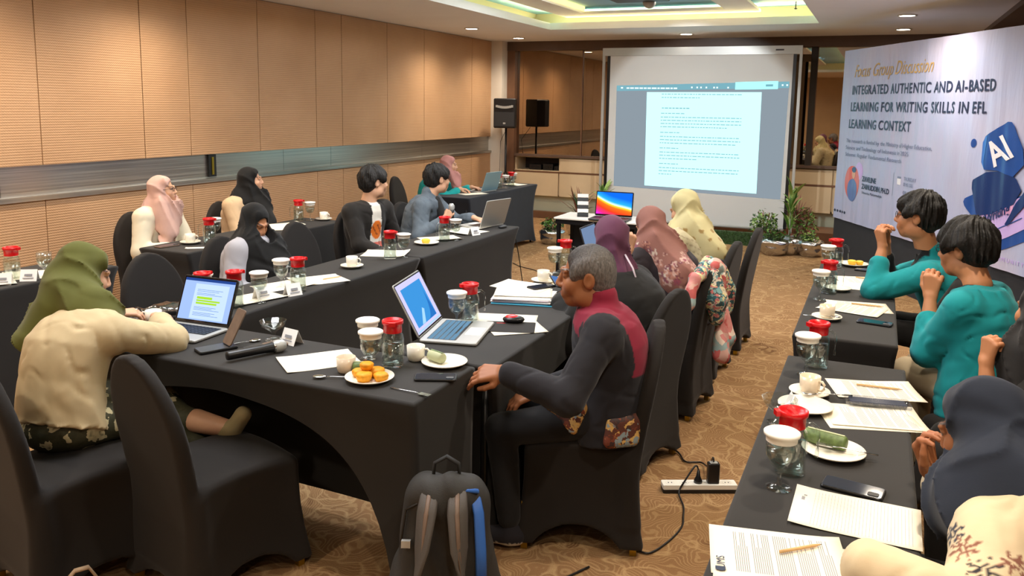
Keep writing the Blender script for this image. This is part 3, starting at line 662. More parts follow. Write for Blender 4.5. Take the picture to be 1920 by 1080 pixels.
# ---------------------------------------------------------------- covered chair (front = +y, feet on z = 0)
def chair_mesh(h=.0095):
    v = Vol((-.30, -.42, -.02), (.30, .33, 1.0), h)
    def body(X, Y, Z):           # skirt + seat: a prism that flares a little to the feet and is drawn in between
        t = np.clip(Z/.46, 0, 1); hx = .205+.035*(1-t)**2+0*X; fy = .215+.04*(1-t)**2; by = .20+.075*(1-t)
        yc = (fy-by)/2; hy = (fy+by)/2; wx = np.abs(X)/hx; wy = np.abs(Y-yc)/hy; pin = .030*np.maximum(np.sin(PI*np.clip(t, 0, 1)), 0)**.8
        dx = np.abs(X)-hx+pin*np.clip(1-wy**2, 0, 1); dy = np.abs(Y-yc)-hy+pin*np.clip(1-wx**2, 0, 1)
        top = Z-(.47-.018*wx**2-.018*np.clip((Y-yc)/hy, -1, 1)**2)
        r = .03; ax, ay, az = dx+r, dy+r, top+r
        return np.sqrt(np.maximum(ax, 0)**2+np.maximum(ay, 0)**2+np.maximum(az, 0)**2)+np.minimum(np.maximum(ax, np.maximum(ay, az)), 0)-r
    v.put(body, (-.27, -.33, 0), (.27, .30, .49), 0)
    def back(X, Y, Z):
        t = np.clip((Z-.30)/.60, 0, 1); yc = -.205-.105*t**1.25; tx = np.clip((Z-.60)/.305, 0, 1)
        hw = (.205+.012*np.sin(PI*np.clip((Z-.45)/.4, 0, 1)))*np.sqrt(np.maximum(1-tx**2.3, 1e-4)); th = .034-.010*t
        dx = (np.abs(X)-hw)*.85; dy = np.abs(Y-yc)-th; dz = Z-.905; r = .022; lowz = .12-Z
        ax, ay, az = dx+r, dy+r, np.maximum(dz+r*.3, lowz)
        return np.sqrt(np.maximum(ax, 0)**2+np.maximum(ay, 0)**2)+np.minimum(np.maximum(ax, ay), 0)-r+np.maximum(az, 0)
    v.put(back, (-.23, -.36, .12), (.23, -.14, .95), .045)
    # arches under the hem on all four sides, hollow inside
    def arch(hw, hh, ax):
        def fn(X, Y, Z):
            u = X if ax == 0 else Y-.0
            return (np.sqrt((u/hw)**2+(np.maximum(Z+.03, 0)/hh)**2)-1)*min(hw, hh)+0*X+0*Y
        return fn
    v.put(arch(.185, .115, 0), (-.2, -.5, -.05), (.2, .5, .12), .012, 's'); v.put(arch(.19, .14, 1), (-.5, -.21, -.05), (.5, .19, .14), .012, 's')
    v.box((0, -.01, .12), (.15, .155, .24), .03, .01, 's')
    v.box((0, 0, -.05), (.5, .5, .085), .0, .0, 's')
    return v.mesh()
_P, _F = chair_mesh(); chair_me = np_mesh('cover', [(_P, _F, 0)], [M('black_cover')])
def chair_leg_mesh():
    return MB().box(-.013, .013, -.013, .013, 0, .20).mesh('leg', M('gold_metal'))
leg_me = chair_leg_mesh(); seat_me = MB().rbox(-.18, .18, -.17, .16, .36, .40, .03).mesh('seat_board', M('niche_dark'))
def chair(x, y, face, label, group='black covered banquet chairs'):
    """face: heading of the sitter in degrees (0 = +x, 90 = +y)"""
    t = thing('banquet_chair', label, 'chair', (x, y, 0), rad(face-90), group)
    link('cover', chair_me, t); link('seat_board', seat_me, t)
    for sx in (-1, 1):
        for yy in (-.225, .205): link('leg', leg_me, t, (sx*.192, yy, 0))
    return t

# ---------------------------------------------------------------- stretch-covered tables
def table(x0, x1, y0, y1, label, hems=None, pinch=.0, name='banquet_table', mat='black_cloth', z=.75, mats=None):
    """hems: arch height of the sides S(-y) E(+x) N(+y) W(-x)"""
    hems = {**dict(S=.1, E=.1, N=.1, W=.1), **(hems or {})}
    cx, cy = (x0+x1)/2, (y0+y1)/2; hx, hy = (x1-x0)/2, (y1-y0)/2; t = thing(name, label, 'table', (cx, cy, 0), 0, 'black covered tables')
    per = []; legw = .085
    def side(p, q, key, n):
        L = math.dist(p, q)
        for i in range(n):
            u = i/n; d = min(u, 1-u)*L; A = hems[key]
            lw = legw if L > 1 else .06
            h = .012 if d <= lw else .012+(A-.012)*(1-math.exp(-((d-lw)/(.16 if L > 1 else .10))**.85))
            per.append((p[0]+(q[0]-p[0])*u, p[1]+(q[1]-p[1])*u, h))
    nx_, ny_ = (56, 20) if hx > hy else (20, 56)
    side((-hx, -hy), (hx, -hy), 'S', nx_); side((hx, -hy), (hx, hy), 'E', ny_); side((hx, hy), (-hx, hy), 'N', nx_); side((-hx, hy), (-hx, -hy), 'W', ny_)
    n = len(per); vs = []; fs = []; rings = []
    r = .012
    for k in range(4): a = rad(90*k/3); rings.append(('top', r*(1-math.sin(a)), z-r+r*math.cos(a)))
    rows = 12
    for inset, zz in [(q[1], q[2]) for q in rings]:
        for x, y, h in per: vs.append((x*(1-inset/hx), y*(1-inset/hy), zz))
    for j in range(1, rows+1):
        v = j/rows
        for x, y, h in per:
            zz = z-r+(h-(z-r))*v; d = (z-zz)/z; s = math.sin(PI*min(1, d))**.8
            px = pinch*s if hx >= hy else .02*s; py = pinch*s if hy > hx else .02*s
            vs.append((x*(1-px/hx), y*(1-py/hy), zz))
    nr = 4+rows
    for j in range(nr-1):
        for i in range(n): k = (i+1) % n; fs.append((j*n+i, (j+1)*n+i, (j+1)*n+k, j*n+k))
    fs.append(tuple(range(n)))
    m = MB(); m.add(vs, fs[:-1], 0, True); m.add(vs[:n], [fs[-1]], 0, False)
    c = m.build('stretch_cover', M(mats or mat), t)
    MB().box(-hx+.02, hx-.02, -hy+.02, hy-.02, z-.035, z-.014).build('tabletop', M('niche_dark'), t)
    for sx in (-1, 1):
        for sy in (-1, 1): MB().tube([(sx*(hx-.06), sy*(hy-.06), 0), (sx*(hx-.06), sy*(hy-.06), z-.03)], .013).build('leg', M('steel_dark'), t)
    return t
table(-3.13, -1.365, 2.285, 2.74, 'nearest cross table of the horseshoe, with laptop, microphone, cups and plate of yellow cakes', dict(S=.67, N=.10, E=.35, W=.35), .0)
table(-3.15, -2.70, 2.752, 4.60, 'long table on the left of the horseshoe in front of the person looking down', dict(E=.06, W=.5), .10)
table(-3.15, -2.70, 4.612, 6.22, 'far left table of the horseshoe with the open silver laptop at its far end', dict(E=.06, W=.5), .10)
table(-1.76, -1.295, 2.752, 4.60, 'right table of the horseshoe beside the person in maroon, with a stack of papers', dict(E=.55, W=.08), .10)
table(-1.76, -1.295, 4.612, 6.20, 'far right table of the horseshoe in front of the mauve and cream headscarves', dict(E=.55, W=.08), .10)
table(-.285, .155, 1.55, 3.46, 'nearest right-hand table with lined paper, phone and leaf roll plate', dict(W=.2, E=.6), .05)
table(-.30, .135, 3.80, 5.90, 'farther right-hand table in front of the two teal blazers', dict(W=.2, E=.6), .05)
table(-4.62, -4.17, 1.66, 3.50, 'table at the far left edge with a red-lidded jug and goblet', dict(E=.08, W=.5), .06)
table(-4.56, -4.12, 4.00, 5.76, 'table in front of the pale pink headscarf near the panelled wall', dict(E=.08, W=.5), .06)
table(-4.46, -3.99, 7.82, 9.76, 'dark bluish table at the far corner with the teal-sleeved person and laptop', dict(E=.08, W=.5), .08, mats='navy_cloth')
# chairs
C_ = [(-1.05, 3.08, 198, 'black covered chair under the person in the maroon jacket'),
      (-1.12, 3.85, 167, 'black covered chair of the purple headscarf, next beyond the person'),
      (-1.09, 4.68, 175, 'black covered chair with the patterned scarf tied over its back'),
      (-1.10, 5.38, 176, 'black covered chair under the person in the cream headscarf'),
      (-1.06, 6.08, 178, 'black covered chair at the far end of the row, empty beside the plants'),
      (-2.15, 2.20, 75, 'empty black covered chair in the foreground with its back to the view'),
      (-2.60, 1.97, 73, 'black covered chair under the person in the olive headscarf'),
      (-3.38, 3.28, 0, 'empty black chair with rounded back between the olive headscarf and the panelled wall'),
      (-3.46, 3.92, 0, 'black covered chair under the person looking down in grey sleeves'),
      (-3.47, 4.66, 0, 'empty black covered chair between the looking-down person and the person in black jacket'),
      (-3.52, 5.36, 0, 'black covered chair under the person in the black jacket'),
      (-3.46, 6.08, 0, 'black covered chair under the person in the denim jacket'),
      (-4.85, 4.48, 2, 'black covered chair under the person in the pale pink headscarf by the wall'),
      (-4.78, 5.32, 2, 'black covered chair under the person in black headscarf and beige top by the wall'),
      (-4.86, 8.25, 10, 'black covered chair under the person at the far corner table'),
      (.47, 4.92, 172, 'black covered chair under the person raising clasped hands'),
      (.53, 3.82, 122, 'black covered chair under the person with hand at his chin'),
      (.69, 3.12, 174, 'black covered chair at the right edge under the person with raised fist'),
      (.62, 2.12, 176, 'black covered chair under the person in the navy headscarf')]
for c in C_: chair(*c)
# ---------------------------------------------------------------- things on the tables
TZ = .751
def proto_jug():
    t = thing('water_jug', 'x', 'jug', group='red-lidded water jugs')
    MB().lathe([(.0005, .002), (.040, .002), (.043, .008), (.043, .105), (.040, .122), (.034, .132), (.034, .158), (.031, .158), (.031, .131), (.037, .120), (.0395, .105), (.0395, .012), (.0005, .010)], 24, cap0=False, cap1=False).build('glass_body', M('glass'), t)
    MB().lathe([(.0005, .0105), (.039, .0105), (.039, .095), (.0005, .095)], 20, cap0=False, cap1=False).build('water', M('water'), t)
    l = MB().lathe([(.0355, .135), (.0355, .165), (.041, .168), (.041, .181), (.037, .183), (.036, .172), (.0005, .171)], 22, cap0=False, cap1=False).box(-.006, .006, -.034, .034, .171, .180).box(.034, .050, -.012, .012, .166, .181).build('lid', M('red_plastic'), t)
    MB().tube([(-.032, 0, .140), (-.055, 0, .142), (-.072, 0, .128), (-.075, 0, .10), (-.074, 0, .06), (-.072, 0, .045)], .0055, 8).build('handle', M('glass'), t); return t
def proto_goblet(cap=True):
    t = thing('water_goblet', 'x', 'goblet', group='stemmed water goblets')
    MB().lathe([(.0005, .0), (.033, .0), (.034, .003), (.018, .007), (.0065, .014), (.0055, .045), (.010, .055), (.026, .068), (.037, .088), (.040, .108), (.0385, .145), (.0365, .145), (.038, .108), (.035, .090), (.022, .070), (.0005, .064)], 24, cap0=False, cap1=False).build('glass_bowl', M('glass'), t)
    MB().lathe([(.0005, .0645), (.022, .0705), (.0345, .090), (.037, .108), (.0005, .109)], 20, cap0=False, cap1=False).build('water', M('water'), t)
    if cap:
        n = 28; pr = []
        m = MB().lathe([(.0405, .132), (.041, .147), (.047, .149), (.0475, .156), (.043, .159), (.0005, .1585)], n, cap0=False, cap1=False); m.build('paper_cap', M('paper_lid'), t)
    return t
def proto_cup(mat='ceramic', saucer=True):
    t = thing('coffee_cup', 'x', 'cup', group='white coffee cups'); z = .010 if saucer else 0
    MB().lathe([(.0005, z), (.024, z), (.030, z+.004), (.0345, z+.018), (.036, z+.060), (.034, z+.060), (.032, z+.02), (.026, z+.009), (.0005, z+.008)], 24, cap0=False, cap1=False).build('bowl', M(mat), t)
    MB().tube([(.034, 0, z+.048), (.048, 0, z+.050), (.057, 0, z+.040), (.056, 0, z+.026), (.046, 0, z+.016), (.033, 0, z+.016)], .0045, 8).build('handle', M(mat), t)
    return t
def proto_plate(name='plate', r=.09, mat='ceramic', lab='x', grp='white plates'):
    t = thing(name, lab, name, group=grp)
    MB().lathe([(.0005, .003), (r*.6, .003), (r*.66, .001), (r*.97, .014), (r, .017), (r*.985, .019), (r*.64, .006), (r*.6, .0075), (.0005, .0075)], 32, cap0=False, cap1=False).build('dish', M(mat), t)
    return t
def place_all(proto, spots):
    for i, (x, y, rz, lab) in enumerate(spots):
        if i == 0: proto.location = (x, y, TZ); proto.rotation_euler = (0, 0, rad(rz)); proto['label'] = lab
        else: dup(proto, (x, y, TZ), rad(rz), lab)
place_all(proto_jug(), [
    (-1.649, 2.60, 300, 'red-lidded water jug standing behind the plate of yellow cakes'),
    (-1.683, 3.318, 230, 'red-lidded water jug next to the goblet beyond the open silver laptop with blue slide'),
    (-1.725, 4.70, 190, 'red-lidded water jug half hidden behind a capped goblet beside the maroon jacket'),
    (-2.775, 3.448, 60, 'red-lidded water jug beside the small tent card in front of the looking-down person'),
    (-2.825, 3.03, 60, 'red-lidded water jug behind the right corner of the laptop with green highlighted text'),
    (-2.93, 2.93, 80, 'red-lidded water jug behind the laptop, only its lid showing at the top edge'),
    (-2.855, 4.475, 10, 'red-lidded water jug in front of the person in the black jacket'),
    (-2.883, 5.256, 70, 'red-lidded water jug in front of the person in denim with the microphone'),
    (-4.266, 4.346, 30, 'red-lidded water jug in front of the person in the pale pink headscarf'),
    (-4.441, 5.543, 60, 'red-lidded water jug on the far wall-side table behind the empty chair back'),
    (-4.34, 2.95, 20, 'red-lidded water jug on the table at the far left edge of the view'),
    (-4.157, 8.934, 60, 'red-lidded water jug just right of the far corner laptop'),
    (-4.139, 9.254, 60, 'red-lidded water jug at the right end of the far corner table'),
    (-.205, 5.60, 200, 'red-lidded water jug at the far end of the right-hand tables near the banner'),
    (-.20, 4.757, 200, 'red-lidded water jug on the right in front of the first teal blazer\'s elbow'),
    (-.165, 3.333, 215, 'red-lidded water jug at the far end of the nearest right-hand table'),
    (-.165, 2.295, 205, 'red-lidded water jug closest to the view, beside the leaf roll plate')])
place_all(proto_goblet(), [
    (-1.685, 2.505, 0, 'goblet with white paper cap right behind the plate of yellow cakes'),
    (-1.787, 2.637, 0, 'goblet with white paper cap hidden behind another one near the yellow cakes'),
    (-1.703, 3.225, 0, 'goblet with white paper cap at the back corner of the silver laptop'),
    (-1.735, 4.54, 0, 'goblet with white paper cap beyond the cup and saucer beside the maroon-jacketed person'),
    (-2.905, 3.47, 0, 'goblet with white paper cap in front of the looking-down person\'s chest'),
    (-2.779, 3.153, 0, 'goblet with white paper cap right of the laptop with green highlighted text'),
    (-2.797, 4.549, 0, 'goblet with white paper cap in front of the person in the black jacket'),
    (-2.822, 5.318, 0, 'goblet with white paper cap below the microphone of the person in denim'),
    (-4.36, 4.50, 0, 'goblet with white paper cap beside the jug of the pale pink headscarf person'),
    (-4.395, 5.637, 0, 'goblet with white paper cap on the far wall-side table beside its jug'),
    (-2.985, 2.99, 0, 'goblet whose white paper cap shows above the top edge of the highlighted laptop'),
    (-4.12, 9.05, 0, 'capped goblet between the two jugs on the far corner table'),
    (-4.17, 9.40, 0, 'capped goblet at the far end of the far corner table'),
    (-.248, 5.455, 0, 'goblet with white paper cap at the far end of the right-hand tables'),
    (-.235, 4.57, 0, 'goblet with white paper cap left of the papers under the first teal blazer'),
    (-.196, 3.213, 0, 'goblet with white paper cap at the far end of the nearest right-hand table'),
    (-.181, 2.184, 0, 'goblet with tilted white paper cap closest to the view beside the phone')])
place_all(proto_goblet(False), [(-4.225, 3.06, 0, 'uncapped goblet full of water on the table at the far left edge'), (-4.374, 4.83, 0, 'uncapped goblet beside the crumpled papers behind the looking-down person')])
saucers = [(-1.70, 4.273, 350, 'cup on a saucer beside the maroon-jacketed person\'s eyes on the right table', 'ceramic'), (-2.896, 4.11, 10, 'lone cup on a saucer on the bare stretch of the left table', 'ceramic'),
    (-4.38, 4.282, 20, 'cup on a saucer in front of the pale pink headscarf person', 'ceramic'), (-4.30, 5.70, 0, 'cup on a saucer at the end of the far wall-side table', 'ceramic'),
    (-.174, 4.144, 100, 'cup on a saucer at the near end of the farther right-hand table', 'ceramic_peach'), (-.165, 2.985, 330, 'cup on a saucer with spoon on the nearest right-hand table', 'ceramic_peach'),
    (-.155, 4.86, 60, 'half hidden cup saucer behind the jug near the first teal blazer', None)]
pc = {m: None for m in ('ceramic', 'ceramic_peach')}; psa = proto_plate('saucer', .07, 'ceramic', 'x', 'white saucers'); first = True
for (x, y, rz, lab, m) in saucers:
    sl = lab.replace('cup on a saucer', 'saucer under the cup') if m else 'half hidden white saucer behind the jug near the first teal blazer'
    if first: psa.location = (x, y, TZ); psa['label'] = sl; first = False
    else: dup(psa, (x, y, TZ), 0, sl)
    if m:
        if pc[m] is None: pc[m] = proto_cup(m); pc[m].location = (x, y, TZ); pc[m].rotation_euler = (0, 0, rad(rz)); pc[m]['label'] = lab
        else: dup(pc[m], (x, y, TZ), rad(rz), lab)
for (x, y, rz, lab, m) in ((-1.764, 2.458, 140, 'peach-white cup without saucer on the corner of the blank sheet', 'ceramic_peach'), (-1.606, 2.70, 10, 'white cup without saucer between the jug and the silver laptop', 'ceramic'), (-2.935, 2.635, 200, 'white cup behind the hands of the person in the olive headscarf', 'ceramic')):
    c = proto_cup(m, False); c.location = (x, y, TZ); c.rotation_euler = (0, 0, rad(rz)); c['label'] = lab
pp = proto_plate(); place_all(pp, [(-1.634, 2.42, 0, 'white plate heaped with yellow cakes and a leaf roll in the foreground'), (-1.478, 2.70, 0, 'white plate with a single pale leaf roll near the person\'s hand'),
    (-2.926, 5.071, 0, 'white plate with a piece of yellow cake in front of the person in denim'), (-.10, 5.70, 0, 'white plate with yellow food at the far end of the right-hand tables'),
    (-.166, 2.832, 0, 'empty white plate on the nearest right-hand table'), (-.06, 2.48, 0, 'white plate with a dark green leaf roll and a fork')])
def cake(x, y, z, r, lab, mat='orange_cake'):
    t = thing('cake', lab, 'cake', (x, y, z), random.uniform(0, 6), 'yellow cakes on plates')
    m = MB(); n = 20; pr = [(.75, 0), (.95, .45), (1, .8), (.9, 1.0), (.6, 1.12), (.02, 1.08)]
    for k, (a, b) in enumerate(pr):
        for i in range(n): q = r*a*(1+.05*math.cos(6*2*PI*i/n)); m.v.append((q*math.cos(2*PI*i/n), q*math.sin(2*PI*i/n), b*r*.95))
    fs = [(k*n+i, k*n+(i+1) % n, (k+1)*n+(i+1) % n, (k+1)*n+i) for k in range(len(pr)-1) for i in range(n)]+[tuple(range(n-1, -1, -1)), tuple((len(pr)-1)*n+i for i in range(n))]
    m.f += fs; m.m += [0]*len(fs); m.sm += [True]*len(fs); m.build('crumb', M(mat), t); return t
for dx, dy, dz, r, lab in ((-.045, .0, .009, .026, 'yellow cake at the left of the foreground plate'), (.0, -.035, .009, .030, 'yellow cake at the front of the foreground plate'), (.052, -.005, .009, .027, 'yellow cake at the right of the foreground plate'), (.01, .030, .009, .030, 'yellow cake at the back of the foreground plate'), (-.012, .0, .040, .025, 'yellow cake on top of the heap on the foreground plate')):
    cake(-1.634+dx, 2.42+dy, TZ+dz, r, lab)
cake(-2.926, 5.06, TZ+.009, .03, 'yellow cake on the plate before the person in denim', 'yellow_cake'); cake(-.11, 5.69, TZ+.009, .028, 'left yellow cake on the plate at the far end of the right tables', 'yellow_cake'); cake(-.065, 5.71, TZ+.009, .024, 'right yellow cake on the plate at the far end of the right tables', 'yellow_cake')
def roll(x, y, rz, L, r, lab, mat='leaf_wrap'):
    t = thing('leaf_roll', lab, 'food', (x, y, TZ+.009+r), rad(rz), 'leaf wrapped rolls')
    o = MB().lathe([(.0005, -L/2), (r*.85, -L/2), (r, -L/2+.006), (r*1.02, 0), (r, L/2-.006), (r*.85, L/2), (.0005, L/2)], 14, cap0=False, cap1=False).build('wrap', M(mat), t); o.rotation_euler = (0, rad(90), 0)
    f = MB().box(-L*.45, L*.45, -.003, .005, r*.98, r*1.06).build('seam_fold', M('leaf_wrap_pale' if mat == 'leaf_wrap' else 'leaf_wrap'), t); return t
roll(-1.70, 2.465, 20, .06, .019, 'green leaf roll behind the yellow cakes on the foreground plate'); roll(-1.51, 2.695, 340, .075, .021, 'pale leaf roll alone on the plate near the person\'s hand', 'leaf_wrap_pale'); roll(-.085, 2.51, 345, .12, .022, 'dark green leaf roll on the plate with a fork')
def cutlery(x, y, z, rz, kind, lab, tilt=0):
    t = thing(kind, lab, 'cutlery', (x, y, z), rad(rz), 'steel cutlery'); t.rotation_euler = (0, rad(tilt), rad(rz))
    m = MB()
    m.tube([(-.08, 0, .003), (-.04, 0, .004), (.02, 0, .006), (.045, 0, .004)], [.0045, .003, .0022, .003], 6, flat=.5)
    if kind == 'spoon':
        m.sphere((.066, 0, .006), (.025, .0165, .004), 14); m.build('handle_and_bowl', M('chrome'), t)
    else:
        m.build('handle', M('chrome'), t); MB().rbox(.043, .062, -.011, .011, .003, .006, .004).build('neck', M('chrome'), t)
        for k in range(4): MB().box(.06, .088, -.0105+.0058*k, -.0075+.0058*k, .004, .006).build('tine', M('chrome'), t)
    return t
cutlery(-1.44, 2.375, TZ, -5, 'fork', 'steel fork lying by the table edge below the yellow cakes'); cutlery(-1.75, 2.385, TZ+.0015, 205, 'spoon', 'steel spoon handle poking out left of the yellow cake plate')
cutlery(-2.37, 2.56, TZ, 60, 'spoon', 'steel spoon behind the flip-case phone'); cutlery(-.02, 2.475, TZ+.02, 185, 'fork', 'steel fork resting across the leaf roll plate', -3)
cutlery(-.10, 2.95, TZ+.019, 200, 'spoon', 'steel spoon on the saucer of the nearest right-hand table'); cutlery(-.20, 4.10, TZ+.019, 10, 'spoon', 'steel spoon on the saucer of the farther right-hand table')
db = thing('dessert_bowl', 'footed ribbed glass dessert bowl beside a tent card and the microphone', 'bowl', (-2.285, 2.67, TZ))
def dessert(t):
    m = MB(); n = 32; pr = [(.0005, 0), (.034, 0), (.036, .004), (.012, .012), (.008, .03), (.02, .042), (.045, .06), (.055, .085), (.052, .085), (.042, .062), (.0005, .046)]
    for r, z in pr:
        for i in range(n): q = r*(1+(.03*math.cos(8*2*PI*i/n) if z > .05 else 0)); m.v.append((q*math.cos(2*PI*i/n), q*math.sin(2*PI*i/n), z))
    fs = [(k*n+i, k*n+(i+1) % n, (k+1)*n+(i+1) % n, (k+1)*n+i) for k in range(len(pr)-1) for i in range(n)]
    m.f += fs; m.m += [0]*len(fs); m.sm += [True]*len(fs); m.build('glass_bowl', M('glass'), t)
dessert(db); db2 = thing('dessert_bowl', 'faceted glass dessert bowl behind the nearest red-lidded jug', 'bowl', (-.235, 2.66, TZ)); dessert(db2)
def tent(x, y, rz, lab, w=.085, h=.062, d=.055):
    t = thing('tent_card', lab, 'card', (x, y, TZ), rad(rz), 'folded white tent cards'); m = MB()
    for s in (-1, 1):
        m.add([(-w/2, s*d/2, 0), (w/2, s*d/2, 0), (w/2, 0, h), (-w/2, 0, h), (-w/2, s*(d/2-.0012), 0), (w/2, s*(d/2-.0012), 0), (w/2, 0, h-.002), (-w/2, 0, h-.002)], [(0, 1, 2, 3), (7, 6, 5, 4), (0, 4, 5, 1), (1, 5, 6, 2), (0, 3, 7, 4)])
    m.build('card', M('paper_white'), t); e = MB().box(-.02, .02, -.0003, 0, -.012, .0).box(-.028, .028, -.0003, 0, -.026, -.021).build('faint_print', M('ink_grey'), t, (0, -d/4-.001, h/2+.008)); e.rotation_euler = (math.atan2(-d/2, h), 0, 0); e['kind'] = 'stuff'
for a in ((-2.185, 2.665, 350, 'white tent card right of the ribbed glass dessert bowl'), (-2.745, 3.365, 70, 'white tent card on the left table edge beside the jug'), (-2.835, 3.235, 75, 'white tent card behind the goblet right of the highlighted laptop'), (-2.82, 5.62, 70, 'white tent card near the far end of the left table before the silver laptop'), (-4.262, 2.845, 40, 'left white tent card in front of the jug at the far left edge'), (-4.235, 2.975, 35, 'right white tent card in front of the goblet at the far left edge'), (-.205, 2.775, 100, 'small white tent card on the rim of the empty plate')): tent(*a)
mc = thing('microphone', 'black handheld microphone with silver mesh head lying on the front table', 'microphone', (-2.19, 2.465, TZ+.024), rad(66))
MB().lathe([(.0005, -.125), (.016, -.125), (.0175, -.12), (.0175, .02), (.021, .06), (.021, .068), (.0005, .068)], 16, cap0=False, cap1=False).build('body', M('black_plastic'), mc).rotation_euler = (0, rad(90), 0)
MB().lathe([(.021, .068), (.026, .075), (.0268, .09), (.024, .108), (.014, .118), (.0005, .12)], 18, cap0=False, cap1=False).build('mesh_head', M('silver'), mc).rotation_euler = (0, rad(90), 0)
MB().lathe([(.0225, .064), (.0225, .072)], 18).build('ring', M('chrome'), mc).rotation_euler = (0, rad(90), 0)
# phones and cases
def phone(x, y, rz, lab, mat='phone_glass', z=TZ, L=.155, W=.075, body='black_plastic'):
    t = thing('phone', lab, 'phone', (x, y, z), rad(rz), 'phones on the tables')
    MB().rbox(-L/2, L/2, -W/2, W/2, 0, .0085, .011).build('case', M(body), t); MB().rbox(-L/2+.004, L/2-.004, -W/2+.004, W/2-.004, .0086, .0092, .009).build('glass_face', M(mat), t)
    MB().rbox(L/2-.038, L/2-.01, -W/2+.008, -W/2+.030, .0093, .011, .006).build('camera_bump', M('dark_grey_plastic'), t); return t
phone(-1.43, 2.545, 25, 'black phone on the table corner under the person\'s fingertips'); phone(.0, 2.259, 350, 'large dark blue-glass phone above the lined paper'); phone(.038, 4.166, 350, 'black phone at the near end of the farther right-hand table')
phone(-.01, 5.55, 350, 'dark phone near the yellow food on the far right table'); phone(-1.60, 4.00, 60, 'dark phone lying on the stack of papers', z=TZ+.035); phone(-4.43, 4.12, 80, 'brown-cased phone in front of the pale pink headscarf person', body='brown_leather')
ph = phone(-1.53, 4.08, 125, 'phone with a bright blue screen tilted above the paper stack', 'phone_blue', TZ+.05); ph.rotation_euler = (rad(12), rad(-10), rad(125))
fc = thing('flip_phone_case', 'brown leather flip phone case standing open beside the highlighted laptop', 'phone', (-2.395, 2.455, TZ), rad(65))
MB().rbox(-.078, .078, -.04, .04, 0, .012, .010).build('phone_body', M('black_plastic'), fc); fl = MB().rbox(0, .155, -.04, .04, 0, .006, .010).build('leather_flap', M('brown_leather'), fc, (.045, 0, .012)); fl.rotation_euler = (0, rad(-62), 0)
wl_ = thing('leather_pouch', 'flat brown leather pouch beside the microphone', 'pouch', (-2.235, 2.565, TZ), rad(75)); MB().rbox(-.085, .085, -.04, .04, 0, .010, .012).build('body', M('brown_leather'), wl_); MB().rbox(-.085, .0, -.041, .041, .0105, .013, .012).build('flap', M('dark_grey_plastic'), wl_)
# laptops
def laptop(x, y, rz, lab, W=.31, D=.215, ang=105, base='silver', keys='black_plastic', screen=None, name='laptop', lid=None):
    """hinge along local x at y = 0; the keyboard reaches to -y; the lid stands up"""
    t = thing(name, lab, 'laptop', (x, y, TZ), rad(rz), 'open laptops')
    MB().rbox(-W/2, W/2, -D, 0, .002, .015, .012).build('base', M(base), t)
    k = MB()
    for r in range(5):
        n = 13
        for q in range(n):
            if r == 4 and 3 < q < 9:
                if q == 4: k.box(-W*.43+W*.86*4/n, -W*.43+W*.86*9/n-.003, -D*.58+.001, -D*.58+.013, .0155, .017)
                continue
            k.box(-W*.43+W*.86*q/n, -W*.43+W*.86*(q+1)/n-.003, -D*.13-.0205*D/.215*r-.016*D/.215, -D*.13-.0205*D/.215*r, .0155, .017)
    MB().rbox(-W*.44, W*.44, -D*.62, -D*.11, .0151, .0157, .006).build('keyboard_bed', M('dark_grey_plastic'), t)
    kk = k.build('keys', M(keys), t); kk['kind'] = 'stuff'
    MB().rbox(-W*.17, W*.17, -D*.95, -D*.67, .0151, .0156, .006).build('trackpad', M('silver' if base != 'silver' else 'white_plastic'), t)
    l = link('lid', MB().rbox(-W/2, W/2, 0, D, -.004, .003, .012).mesh('lid', M(lid or base)), t, (0, .0, .017)); l.rotation_euler = (rad(180-ang), 0, 0)
    # lid local: +y away from hinge when flat behind; rotated up. its inner face is +z
    MB().box(-W/2+.005, W/2-.005, .006, D-.005, .0031, .0036).build('bezel', M('screen_glass'), l)
    if screen: screen(l, W, D)
    return t
def scr_doc(l, W, D):
    MB().box(-W/2+.012, W/2-.012, .014, D-.012, .0037, .0041).build('display', M('doc_blue'), l)
    MB().box(-W/2+.012, W/2-.012, D-.024, D-.012, .0042, .0044).build('menu_bar', M('doc_bar'), l)
    MB().box(-.075, .11, .02, D-.035, .0042, .0043).build('page', M('doc_pale'), l)
    MB().box(-.055, .075, .098, .106, .0044, .0046).box(-.055, .03, .109, .120, .0044, .0046).box(-.055, .06, .086, .095, .0044, .0046).build('highlight', M('doc_green'), l)['kind'] = 'stuff'
    m = MB()
    for k, y in enumerate((.150, .143, .134, .128, .072, .066, .06, .047, .041, .035)): m.box(-.06, .08-.02*(k % 3), y, y+.002, .0044, .0046)
    m.build('text_lines', M('doc_line'), l)['kind'] = 'stuff'
def scr_slide(l, W, D):
    MB().box(-W/2+.010, W/2-.010, .012, D-.010, .0037, .0041).build('display', M('slide_lilac'), l)
    MB().box(-W/2+.045, W/2-.05, .035, D-.035, .0042, .0044).build('slide', M('slide_blue'), l)
    vs = [(-W/2+.06+.1*math.sin(k/9*PI*.5), .035+(D-.075)*k/9) for k in range(10)]
    MB().prism([(-.03, .036)]+[(.02+.085*math.sin(k/8*PI/2), .036+.13*(1-math.cos(k/8*PI/2))) for k in range(9)][::1]+[(W/2-.052, .036)], .0045, .0047).build('slide_swoosh', M('slide_deep'), l)
    MB().prism([(-.075, .036), (-.03, .036), (.02, .09), (.0, .10)], .0045, .0047).build('slide_glow', M('slide_pale'), l)
    MB().box(-W/2+.02, W/2-.02, .016, .022, .0042, .0044).build('task_bar', M('slide_pale'), l)
def scr_dim(l, W, D): MB().box(-W/2+.01, W/2-.01, .012, D-.01, .0037, .0041).build('display', M('tablet_blue'), l)
